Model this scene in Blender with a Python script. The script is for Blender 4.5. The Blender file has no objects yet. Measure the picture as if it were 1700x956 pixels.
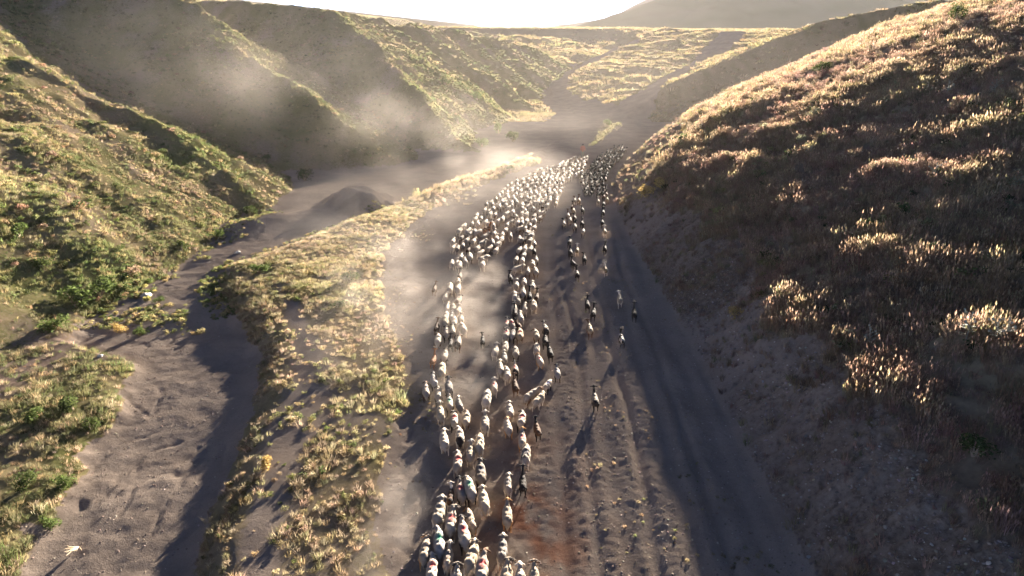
import bpy, bmesh, math, random
import numpy as np
from mathutils import Matrix, Vector, Euler

# ------------------------------------------------------------------ camera, sky, sun, exposure
scene = bpy.context.scene
COL = scene.collection
CAM_H = 15.5
PITCH = math.radians(20.9)
F = 1133.0                                   # focal length in pixels of a 1700 px wide picture
cam_d = bpy.data.cameras.new('camera')
cam_d.sensor_width = 36.0
cam_d.lens = 36.0 * F / 1700.0
cam_d.clip_start = 0.5
cam_d.clip_end = 20000
cam = bpy.data.objects.new('camera', cam_d)
COL.objects.link(cam)
cam.location = (0, 0, CAM_H)
cam.rotation_euler = (math.radians(90) - PITCH, 0, 0)
scene.camera = cam

SUN_EL = math.radians(9.3)
SUN_AZ = math.radians(18.5)                  # to the right of straight ahead (+Y)
world = bpy.data.worlds.new('World')
scene.world = world
world.use_nodes = True
wn = world.node_tree
bg = wn.nodes['Background']
sky = wn.nodes.new('ShaderNodeTexSky')
sky.sky_type = 'NISHITA'
sky.sun_disc = False
sky.sun_elevation = SUN_EL
sky.sun_rotation = SUN_AZ
sky.altitude = 1500
sky.air_density = 0.13
sky.dust_density = 0.05
sky.ozone_density = 1.0
wn.links.new(sky.outputs[0], bg.inputs[0])
bg.inputs[1].default_value = 0.05

sun_d = bpy.data.lights.new('sun', 'SUN')
sun_d.energy = 5.0
sun_d.angle = math.radians(0.6)
sun_d.color = (1.0, 0.89, 0.755)
sun = bpy.data.objects.new('sun', sun_d)
COL.objects.link(sun)
SUN = Vector((math.sin(SUN_AZ) * math.cos(SUN_EL), math.cos(SUN_AZ) * math.cos(SUN_EL), math.sin(SUN_EL)))
sun.rotation_euler = (-SUN).to_track_quat('-Z', 'Y').to_euler()
sun.location = (60, 120, 80)

vs = scene.view_settings
vs.view_transform = 'Standard'
vs.look = 'None'
vs.exposure = 3.72
vs.gamma = 1.0
vs.use_curve_mapping = False
scene.render.engine = 'CYCLES'
cy = scene.cycles
cy.max_bounces = 5
cy.diffuse_bounces = 2
cy.glossy_bounces = 1
cy.transmission_bounces = 3
cy.transparent_max_bounces = 48
cy.volume_bounces = 0
cy.volume_max_steps = 40
cy.volume_step_rate = 1.4
cy.use_denoising = True
cy.use_adaptive_sampling = True
cy.adaptive_threshold = 0.02
cy.sample_clamp_indirect = 4.0

# ------------------------------------------------------------------ numeric helpers
rng = np.random.default_rng(11)
random.seed(5)
CP, SP = math.cos(PITCH), math.sin(PITCH)


def ray(px, py):
    u = (np.asarray(px, float) - 850.0) / F
    v = (478.0 - np.asarray(py, float)) / F
    return u, CP + v * SP, -SP + v * CP


def on_z(px, py, z=0.0):
    dx, dy, dz = ray(px, py)
    t = (z - CAM_H) / dz
    return dx * t, dy * t


def on_y(px, py, Y):
    dx, dy, dz = ray(px, py)
    t = Y / dy
    return (float(dx * t), float(Y), float(CAM_H + dz * t))


_GT = {}


def noise(x, y, seed=0):
    """gradient noise, about -1..1"""
    if seed not in _GT:
        a = np.random.default_rng(seed + 1000).random(65536).astype(np.float32) * (2 * math.pi)
        _GT[seed] = (np.cos(a), np.sin(a))
    gx, gy = _GT[seed]
    x = np.asarray(x, np.float32)
    y = np.asarray(y, np.float32)
    xf, yf = np.floor(x), np.floor(y)
    fx, fy = x - xf, y - yf
    ix, iy = xf.astype(np.int32) & 255, (yf.astype(np.int32) & 255) << 8
    ix1, iy1 = (ix + 1) & 255, (iy + 256) & 65535
    ux = fx * fx * (3 - 2 * fx)
    uy = fy * fy * (3 - 2 * fy)
    i = iy + ix
    a = gx[i] * fx + gy[i] * fy
    i = iy + ix1
    b = gx[i] * (fx - 1) + gy[i] * fy
    a += ux * (b - a)
    i = iy1 + ix
    c = gx[i] * fx + gy[i] * (fy - 1)
    i = iy1 + ix1
    b = gx[i] * (fx - 1) + gy[i] * (fy - 1)
    c += ux * (b - c)
    a += uy * (c - a)
    return 1.5 * a


def fbm(x, y, octv=4, seed=0, gain=0.5):
    s, amp = 0.0, 1.0
    for o in range(octv):
        s = s + amp * noise(x, y, seed + o * 17)
        x, y, amp = x * 2.03 + 5.2, y * 2.03 + 1.7, amp * gain
    return s


def sstep(a, b, x):
    t = np.clip((x - a) / (b - a), 0, 1)
    return t * t * (3 - 2 * t)


def smax(a, b, k):
    h = np.clip(0.5 + 0.5 * (a - b) / k, 0, 1)
    return b + (a - b) * h + k * h * (1 - h)


def smin(a, b, k):
    return -smax(-a, -b, k)


def crest(x, y, pts, s, s_back=None):
    """height of a ridge: crest height less slope times distance from the crest line"""
    best = np.full(np.shape(x), -1e9)
    for (x0, y0, z0), (x1, y1, z1) in zip(pts[:-1], pts[1:]):
        ex, ey = x1 - x0, y1 - y0
        L = ex * ex + ey * ey
        t = np.clip(((x - x0) * ex + (y - y0) * ey) / L, 0, 1)
        qx, qy = x - (x0 + t * ex), y - (y0 + t * ey)
        d = np.sqrt(qx * qx + qy * qy)
        sl = s
        if s_back is not None:
            side = ex * qy - ey * qx                     # > 0: left of the crest's direction
            sl = np.where(side > 0, s_back, s)
        best = np.maximum(best, z0 + t * (z1 - z0) - sl * d)
    return best


def line_dist(x, y, pts):
    best = np.full(np.shape(x), 1e9)
    for (x0, y0), (x1, y1) in zip(pts[:-1], pts[1:]):
        ex, ey = x1 - x0, y1 - y0
        t = np.clip(((x - x0) * ex + (y - y0) * ey) / (ex * ex + ey * ey), 0, 1)
        best = np.minimum(best, np.hypot(x - x0 - t * ex, y - y0 - t * ey))
    return best


def lut(pairs):
    p = np.array(sorted(pairs))
    return lambda y: np.interp(y, p[:, 0], p[:, 1])


def edge_from_px(pts, z=0.0, extra=()):
    out = list(extra)
    for a, b in pts:
        X, Y = on_z(a, b, z)
        out.append((float(Y), float(X)))
    return lut(out)

# ------------------------------------------------------------------ the valley in plan
# x of the edges as a function of the distance y
WASH_L = edge_from_px([(30, 956), (110, 830), (150, 740), (205, 690), (215, 610), (120, 577), (150, 520), (200, 485)], -0.4, [(4, -10.5)])
BERM_L = edge_from_px([(318, 956), (362, 850), (402, 740), (428, 650), (432, 590), (395, 530), (365, 490), (385, 450), (450, 425), (560, 383), (640, 352), (760, 303), (850, 278)], -0.4, [(4, -4.5), (95, 4.5), (110, 9)])
BERM_R = edge_from_px([(640, 956), (632, 860), (640, 760), (655, 690), (672, 620), (650, 540), (632, 470), (640, 415), (680, 372), (750, 327), (830, 293), (900, 268)], 0.2, [(4, -2.6), (95, 5.0), (110, 9.2)])
RIGHT_FOOT = lut([(-10, 8.8), (6, 8.7), (16, 8.9), (30, 9.25), (40, 9.25), (51, 9.2), (60, 9.3), (70, 10.0), (81, 12.8), (92, 16.6), (102, 20.5), (112, 26), (122, 36), (130, 50), (138, 75), (150, 120), (170, 200), (400, 900)])
CHAN = lut([(70, 3), (100, 9), (120, 12.5), (150, 11.5), (165, 9.5), (185, 9.5), (210, 14), (245, 24), (290, 42), (340, 60), (440, 75), (700, 110)])

RIM1 = [(-60, -40, 19.5), (-57, 20, 18.5), (-53, 50, 17.0), (-48, 66, 13.6), (-35, 66.5, 6.9), (-27, 64.5, 2.6), (-22.5, 62.5, 0.2)]
RIM1B = [(-58, 40, 18.5), (-70, 70, 23.5), (-84, 100, 28)]
RIM2 = [(-16.5, 85, 1.6), (-24, 90, 6.3), (-36, 99.5, 12.2), (-46, 104, 18.6), (-70, 114, 27)]
RIM3 = [(-5, 94.5, 0.6), (-13, 104, 5.5), (-23, 120, 12.2), (-31, 131, 18.2), (-45, 140, 19.6), (-66, 152, 21)]
RIM3F = [(-31, 131, 18.2), (-24, 150, 16.8), (-16, 190, 15.4), (-4, 220, 12.4), (10, 240, 8), (19, 247, 1.5)]
BACKL = [(-66, 152, 20.5), (-62, 250, 16), (-40, 400, 15)]
LIP = [(27, 133, 2.2), (33, 140, 6.0), (53, 160, 11.0), (72, 167, 17.2), (95, 172, 21), (160, 185, 26)]
GULLY_A = [(-21, 150), (-12, 146), (-4, 140), (2, 134)]
GULLY_B = [(-17, 180), (-8, 172), (0, 164), (5, 156)]
GULLY_C = [(-12, 205), (-3, 198), (5, 186)]
MTN = [on_y(a, b, 1100) for a, b in [(930, 50), (960, 43), (1000, 27), (1050, 13), (1090, 0), (1150, -26), (1250, -46), (1350, -50), (1480, -40), (1700, -10), (2000, 20)]]
FAR = [on_y(a, b, 2000) for a, b in [(860, 46), (915, 42), (960, 33), (985, 26), (1020, 14), (1060, 0), (1110, -14), (1250, -20), (1600, 10)]]
TRACK2 = [tuple(map(float, on_z(*p))) for p in [(1000, 250, 0), (1045, 205, 0)]] + [(22, 129), (27, 143), (35, 160), (41, 174), (48, 188), (60, 215), (78, 262), (92, 300)]
TRACK1 = [(10, 105), (13, 125), (11.5, 150), (9.7, 168), (10, 187), (14, 210), (24, 245), (42, 290), (60, 340)]


def left_hill(x, y):
    w = fbm(x / 14, y / 14, 3, 3) * 1.6
    w2 = fbm(x / 5, y / 5, 3, 31) * 0.45
    xx, yy = x + w + w2, y + fbm(x / 12, y / 12, 2, 9) * 1.2
    h = crest(xx, yy, RIM1, 0.57)
    h = smax(h, crest(xx, yy, RIM1B, 0.55), 1.0)
    h = smax(h, crest(xx, yy, RIM2, 0.60), 0.5)
    h = smax(h, crest(xx, yy, RIM3, 0.60), 0.5)
    h = smax(h, crest(xx, yy, RIM3F, 0.58), 0.8)
    h = smax(h, crest(x, y, BACKL, 0.42), 1.5)
    for gl, dep, wd in ((GULLY_A, 3.0, 3.2), (GULLY_B, 2.6, 3.4), (GULLY_C, 2.2, 4.0)):
        d = line_dist(xx, yy, gl)
        h = h - dep * np.exp(-(d / wd) ** 2)
    far = x < -60
    h = np.where(far, np.maximum(h, 17 + 0.1 * (-60 - x) - np.clip((y - 66) * 0.0, 0, 0) - 30 * sstep(40, 110, y) * sstep(-140, -60, x)), h)
    return h


def right_hill(x, y):
    w = fbm(x / 9, y / 9, 3, 41)
    d = x - RIGHT_FOOT(y) + 0.7 * w * sstep(0, 4, np.abs(x - RIGHT_FOOT(y)) + 1)
    nose = sstep(44, 70, y)
    s1 = 0.72 + 0.03 * nose
    d1 = 4.2 + 0.9 * nose * (1 - sstep(92, 108, y))
    low = s1 * np.clip(d, -20, d1)
    up = np.clip(d - d1, 0, None)
    h = low + 0.475 * np.minimum(up, 10) + 0.43 * np.clip(up - 10, 0, 17) + 0.30 * np.clip(up - 27, 0, 40) + 0.05 * np.clip(up - 67, 0, None)
    # rills and hummocks of the slope
    hum = sstep(d1 - 1, d1 + 2.5, d)
    calm = 1 - 0.5 * sstep(5, 14, up)
    h = h + hum * calm * (0.56 * fbm((x + 0.5 * y) / 2.9, (y - 0.4 * x) / 6.0, 3, 77) + 0.25 * noise(x / 11, y / 13, 8))
    bk = (1 - hum) * sstep(0, 1.2, d)
    h = h + bk * (0.24 * fbm(x / 2.4, y / 1.7, 4, 12, 0.6) - 0.10 * np.exp(-(fbm((x + y) / 5, (y - 0.6 * x) / 2.0, 3, 13) / 0.08) ** 2) + 0.06 * fbm(x / 0.55, y / 0.5, 3, 14, 0.7) * (y < 70))
    return np.where(d < -3, -9, h), d, d1


def mid(x, y):
    c = CHAN(y)
    r = 0.045 * np.clip(y - 122, 0, 400) + 0.105 * np.clip(x - c - 3, 0, 300)
    l = 0.022 * np.clip(y - 150, 0, 400) + 0.06 * np.clip(c - x - 3, 0, 100)
    m = np.where(x > c, r, l)
    m = smin(m, np.full_like(m, 13.4) + 0.0, 3.0)
    roll = sstep(125, 190, y) * (1.5 * fbm(x / 34, y / 40, 3, 55) + 0.5 * fbm(x / 11, y / 15, 2, 57))
    terr = sstep(125, 150, y) * sstep(4, 16, x - c) * (1 - sstep(300, 360, y)) * 0.34 * np.sin((0.8 * x + 0.45 * y + 5 * noise(x / 25, y / 25, 4)) * 2 * math.pi / 7.5)
    chan = -1.0 * np.exp(-((x - c) / 4.5) ** 2) * sstep(130, 170, y)
    fold = sstep(215, 265, y) * (1 - sstep(400, 440, y)) * (1 - sstep(70, 130, x)) * (2.4 * fbm(x / 20, y / 55, 3, 58) + 0.8)
    return m + roll + terr + chan + fold


def plain(x, y):
    yp = 445 + 26 * fbm(x / 45, x * 0, 3, 72) + 18 * noise(x / 30, y / 30, 73) + 22 * np.sin(x / 47.0) + 14 * np.sin(x / 19.0 + 1) + 30 * sstep(60, 200, x)
    top = 14.8 + 0.55 * fbm(x / 70, y / 90, 4, 71) - 1.6 * sstep(70, 130, x)
    d = np.clip(yp - y, 0, None)
    sl = 0.5 - 0.455 * sstep(28, 75, x + 12 * noise(y / 40, x / 40, 74))
    h = top - sl * np.clip(d, 0, 26) - 2 * sl * np.clip(d - 26, 0, None)
    return h


def floor_z(x, y):
    near = 1 - sstep(85, 112, y)
    bl, br = BERM_L(y), BERM_R(y)
    jag = 0.35 * fbm(x / 2.5, y / 2.5, 3, 21)
    wob = 0.12 * fbm(x / 6, y / 6, 3, 22)
    step_l = sstep(-0.9, 1.5, x - bl + jag)
    step_r = sstep(-0.5, 0.7, x - br + jag)
    wash = -0.38 * near * (1 - step_l)
    berm_h = (0.42 + 0.2 * noise(x / 5, y / 7, 23)) * near
    mids = np.clip((x - bl) / np.maximum(br - bl, 0.5), 0, 1)
    berm = berm_h * step_l * (1 - step_r) * (0.45 + 0.65 * np.sin(math.pi * np.clip(mids, 0, 1)))
    wl = WASH_L(y) + jag
    bench = 0.55 * near * sstep(0.7, -0.9, x - wl) * (1 - sstep(36, 42, y))
    z = wash + berm + bench + wob
    # wheel ruts of the right-hand track
    cx = x - (5.4 + 0.035 * (y - 24) + 0.25 * noise(y / 9, y * 0 + 2, 5))
    lane = sstep(-4.4, -3.4, cx) * sstep(4.6, 3.0, cx) * (1 - sstep(44, 62, y))
    ruts = 0.0
    between = 1.0
    for i, (o, wd, dp) in enumerate(((-3.5, .30, .10), (-2.45, .22, .12), (-1.5, .34, .09), (-0.55, .22, .13), (0.75, .30, .11), (1.6, .20, .13), (2.75, .36, .10), (3.7, .25, .08))):
        dd = cx - o - 0.35 * noise(y / 11 + i * 3.7, y * 0 + i, 95) - 0.08 * noise(y / 2.3 + i, y * 0 + i, 96)
        g = np.exp(-(dd / wd) ** 2)
        ruts = ruts - 1.35 * dp * g * (0.8 + 0.5 * noise(x * 0 + i * 2.1, y / 5, 97))
        between = between * (1 - g)
    clods = between * (0.042 * fbm(x / 0.26, y / 0.30, 2, 24) + 0.05 * fbm(x / 1.1, y / 2.6, 2, 28))
    z = z + lane * (ruts + clods + 0.06)
    trk = step_r * (1 - lane)
    z = z + trk * (0.034 * fbm(x / 0.33, y / 0.36, 2, 25) + 0.03 * noise(x / 1.6, y / 2.4, 29)) * (1 - sstep(45, 60, y))
    # runnels of the dry wash
    wsh = (1 - step_l) * (1 - sstep(60, 80, y))
    q = fbm(x / 1.6 + 0.6 * noise(x / 3, y / 3, 91), y / 5.5, 3, 26)
    z = z + wsh * (0.035 * fbm(x / 0.8, y / 0.8, 2, 27) - 0.055 * np.exp(-(q / 0.07) ** 2) * (noise(x / 5, y / 5, 92) > -0.1))
    # heap of tipped earth beside the wash
    dm = np.hypot((x + 14.7) / 1.15, (y - 63.5))
    ang = np.arctan2(y - 63.5, x + 14.7)
    z = z + (1.75 + 0.25 * noise(x / 1.3, y / 1.3, 34)) * sstep(3.9 + 0.4 * np.sin(ang * 3), 0.5, dm + 0.5 * fbm(x / 1.4, y / 1.4, 3, 33))
    for mx, my, hh, rr in ((-20.4, 57.5, 0.8, 2.2), (-22.2, 55.0, 0.6, 2.0), (-18.0, 60.0, 0.5, 1.6)):
        z = z + hh * np.exp(-(((x - mx) ** 2 + (y - my) ** 2) / rr ** 2))
    return z


def H_block(x, y, parts=False):
    NO = np.full(x.shape, -99.0, np.float32)
    y0, y1 = float(y.min()), float(y.max())
    fl = floor_z(x, y) if y0 < 140 else 0 * x
    lh = left_hill(x, y) if y0 < 460 else NO
    if y0 < 460:
        lhn = lh + 0.38 * fbm(x / 4.2, y / 4.2, 3, 62) * sstep(0, 2, lh) + 0.10 * np.sin(lh * 2 * math.pi / 1.1 + 2 * noise(x / 8, y / 8, 63)) * sstep(0.5, 2, lh)
    else:
        lhn = NO
    rh, d, d1 = right_hill(x, y) if y0 < 250 else (NO, NO, NO)
    z = smax(fl, lhn, 0.25)
    z = smax(z, rh, 0.3)
    md = lip = pl = mt = fm = NO
    if y1 > 112:
        far = y > 112
        md = np.where(far, mid(x, y), 0)
        z = np.where(far, np.maximum(z, md - 3 * (1 - sstep(112, 135, y)) - 0.3), z)
        lip = crest(x, y, LIP, 0.85, 0.36) + 0.3 * noise(x / 6, y / 6, 61) if y0 < 400 else NO
        z = smax(z, np.where(y > 118, lip, -9), 0.25)
    if y1 > 300:
        pl = plain(x, y)
        z = smax(z, np.where(y > 300, pl, -9), 0.5)
    if y1 > 600:
        mt = crest(x, y, MTN, 0.36)
        mt = np.where(y > 600, mt - 26 * np.abs(fbm(x / 150, y / 150, 4, 81)) * sstep(10, 90, mt), -99)
        z = np.maximum(z, mt)
    if y1 > 1500:
        fm = np.where(y > 1500, crest(x, y, FAR, 0.30) - 34 * np.abs(fbm(x / 400, y / 400, 3, 83)), -999)
        z = np.maximum(z, fm)
    if parts:
        return z, dict(fl=fl, lh=lhn, rh=rh, d=d, d1=d1, md=md, pl=pl, lip=lip, mt=mt, fm=fm)
    return z


def H(x, y, parts=False):
    x = np.asarray(x, np.float32)
    y = np.asarray(y, np.float32)
    if parts or x.size < 5000:
        return H_block(x, y, parts)
    shp = x.shape
    x, y = x.ravel(), y.ravel()
    z = np.empty_like(x)
    for lo, hi in ((-1e9, 112), (112, 300), (300, 1e9)):
        k = (y >= lo) & (y < hi)
        if k.any():
            z[k] = H_block(x[k], y[k])
    return z.reshape(shp)


def hit(px, py, lift=0.0):
    """where the line of sight through a pixel meets the ground (raised by lift)"""
    px, py = np.atleast_1d(np.asarray(px, float)), np.atleast_1d(np.asarray(py, float))
    dx, dy, dz = ray(px, py)
    ts = np.concatenate([np.arange(12, 70, 0.5), np.arange(70, 420, 1.5)])
    X, Y, Z = dx[:, None] * ts, dy[:, None] * ts, CAM_H + dz[:, None] * ts
    below = Z < H(X, Y) + lift
    i = np.argmax(below, axis=1)
    i = np.where(below.any(axis=1), np.maximum(i, 1), len(ts) - 1)
    lo, hi = ts[i - 1], ts[i]
    for _ in range(12):
        m = 0.5 * (lo + hi)
        b = (CAM_H + dz * m) < H(dx * m, dy * m) + lift
        hi = np.where(b, m, hi)
        lo = np.where(b, lo, m)
    t = 0.5 * (lo + hi)
    X, Y = dx * t, dy * t
    return X, Y, H(X, Y)

# ------------------------------------------------------------------ materials


def new_mat(name):
    m = bpy.data.materials.new(name)
    m.use_nodes = True
    nt = m.node_tree
    for n in list(nt.nodes):
        nt.nodes.remove(n)
    return m, nt


def N(nt, kind, **kw):
    n = nt.nodes.new(kind)
    for k, v in kw.items():
        setattr(n, k, v)
    return n


def mixc(nt, fac, a, b, blend='MIX'):
    n = nt.nodes.new('ShaderNodeMix')
    n.data_type = 'RGBA'
    n.blend_type = blend
    for s, v in ((n.inputs[0], fac), (n.inputs[6], a), (n.inputs[7], b)):
        if isinstance(v, bpy.types.NodeSocket):
            nt.links.new(v, s)
        elif isinstance(v, (int, float)):
            s.default_value = v
        else:
            s.default_value = (*v, 1)
    return n.outputs[2]


def math_n(nt, op, a, b=0.0, c=0.0, clamp=False):
    n = nt.nodes.new('ShaderNodeMath')
    n.operation = op
    n.use_clamp = clamp
    for s, v in zip(n.inputs, (a, b, c)):
        if isinstance(v, bpy.types.NodeSocket):
            nt.links.new(v, s)
        else:
            s.default_value = v
    return n.outputs[0]


def noise_n(nt, vec, scale, detail=3, rough=0.55):
    n = nt.nodes.new('ShaderNodeTexNoise')
    n.inputs['Scale'].default_value = scale
    n.inputs['Detail'].default_value = detail
    n.inputs['Roughness'].default_value = rough
    nt.links.new(vec, n.inputs['Vector'])
    return n.outputs['Fac']


def ground_material():
    m, nt = new_mat('ground')
    out = N(nt, 'ShaderNodeOutputMaterial')
    bs = N(nt, 'ShaderNodeBsdfDiffuse')
    bs.inputs['Roughness'].default_value = 1.0
    geo = N(nt, 'ShaderNodeNewGeometry')
    P = geo.outputs['Position']
    a = N(nt, 'ShaderNodeAttribute', attribute_name='cover')
    sep = N(nt, 'ShaderNodeSeparateColor')
    nt.links.new(a.outputs['Color'], sep.inputs[0])
    veg, tone, red = sep.outputs
    n1 = noise_n(nt, P, 0.45, 4)
    n2 = noise_n(nt, P, 5.0, 4, 0.65)
    n3 = noise_n(nt, P, 28.0, 3, 0.7)
    r2 = math_n(nt, 'MULTIPLY_ADD', n2, 2.2, -0.6, True)
    r3 = math_n(nt, 'MULTIPLY_ADD', n3, 2.2, -0.6, True)
    r1 = math_n(nt, 'MULTIPLY_ADD', n1, 2.4, -0.7, True)
    soil = mixc(nt, r1, (0.196, 0.155, 0.124), (0.292, 0.236, 0.188))
    soil = mixc(nt, math_n(nt, 'MULTIPLY', r3, 0.5), soil, (0.105, 0.084, 0.072))
    soil = mixc(nt, math_n(nt, 'MULTIPLY', r2, 0.25), soil, (0.34, 0.27, 0.215))
    soil = mixc(nt, red, soil, mixc(nt, r3, (0.245, 0.125, 0.08), (0.135, 0.068, 0.046)))
    gold = mixc(nt, r2, (0.27, 0.21, 0.12), (0.18, 0.14, 0.085))
    green = mixc(nt, r2, (0.145, 0.14, 0.052), (0.095, 0.098, 0.04))
    brown = mixc(nt, r2, (0.17, 0.125, 0.088), (0.10, 0.076, 0.058))
    # tone 0 green .. 0.5 gold .. 1 brown
    t1 = math_n(nt, 'MULTIPLY', tone, 2.0, 0, True)
    t2 = math_n(nt, 'MULTIPLY_ADD', tone, 2.0, -1.0, True)
    grass = mixc(nt, t2, mixc(nt, t1, green, gold), brown)
    vf = math_n(nt, 'MULTIPLY_ADD', n2, 1.2, -0.6)
    vf = math_n(nt, 'ADD', vf, veg)
    vf = math_n(nt, 'MULTIPLY_ADD', vf, 2.2, -0.6, True)
    col = mixc(nt, vf, soil, grass)
    nt.links.new(col, bs.inputs['Color'])
    bump = N(nt, 'ShaderNodeBump')
    bump.inputs['Strength'].default_value = 0.75
    bump.inputs['Distance'].default_value = 0.06
    hsum = math_n(nt, 'MULTIPLY_ADD', n3, 0.6, math_n(nt, 'MULTIPLY', n2, 0.9))
    nt.links.new(hsum, bump.inputs['Height'])
    nt.links.new(bump.outputs[0], bs.inputs['Normal'])
    nt.links.new(bs.outputs[0], out.inputs[0])
    return m


def blade_material(name, translucency=0.45):
    m, nt = new_mat(name)
    out = N(nt, 'ShaderNodeOutputMaterial')
    a = N(nt, 'ShaderNodeAttribute', attribute_name='col', attribute_type='INSTANCER')
    v = N(nt, 'ShaderNodeAttribute', attribute_name='shade')
    col = mixc(nt, 1.0, a.outputs['Color'], v.outputs['Color'], 'MULTIPLY')
    d = N(nt, 'ShaderNodeBsdfDiffuse')
    t = N(nt, 'ShaderNodeBsdfTranslucent')
    mx = N(nt, 'ShaderNodeMixShader')
    mx.inputs[0].default_value = translucency
    nt.links.new(col, d.inputs[0])
    nt.links.new(col, t.inputs[0])
    nt.links.new(d.outputs[0], mx.inputs[1])
    nt.links.new(t.outputs[0], mx.inputs[2])
    nt.links.new(mx.outputs[0], out.inputs[0])
    return m


def leaf_material(name, c0, c1, translucency=0.35):
    m, nt = new_mat(name)
    out = N(nt, 'ShaderNodeOutputMaterial')
    v = N(nt, 'ShaderNodeAttribute', attribute_name='shade')
    geo = N(nt, 'ShaderNodeNewGeometry')
    col = mixc(nt, noise_n(nt, geo.outputs['Position'], 3.0, 2), c0, c1)
    col = mixc(nt, 1.0, col, v.outputs['Color'], 'MULTIPLY')
    d = N(nt, 'ShaderNodeBsdfDiffuse')
    t = N(nt, 'ShaderNodeBsdfTranslucent')
    mx = N(nt, 'ShaderNodeMixShader')
    mx.inputs[0].default_value = translucency
    nt.links.new(col, d.inputs[0])
    nt.links.new(col, t.inputs[0])
    nt.links.new(d.outputs[0], mx.inputs[1])
    nt.links.new(t.outputs[0], mx.inputs[2])
    nt.links.new(mx.outputs[0], out.inputs[0])
    return m


def plain_material(name, c0, c1, scale=8.0, rough=0.9):
    m, nt = new_mat(name)
    out = N(nt, 'ShaderNodeOutputMaterial')
    b = N(nt, 'ShaderNodeBsdfPrincipled')
    b.inputs['Roughness'].default_value = rough
    tc = N(nt, 'ShaderNodeTexCoord')
    nt.links.new(mixc(nt, noise_n(nt, tc.outputs['Object'], scale, 3), c0, c1), b.inputs['Base Color'])
    nt.links.new(b.outputs[0], out.inputs[0])
    return m


M_GROUND = ground_material()
M_BLADE = blade_material('grass_blade')

# ------------------------------------------------------------------ ground


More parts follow.
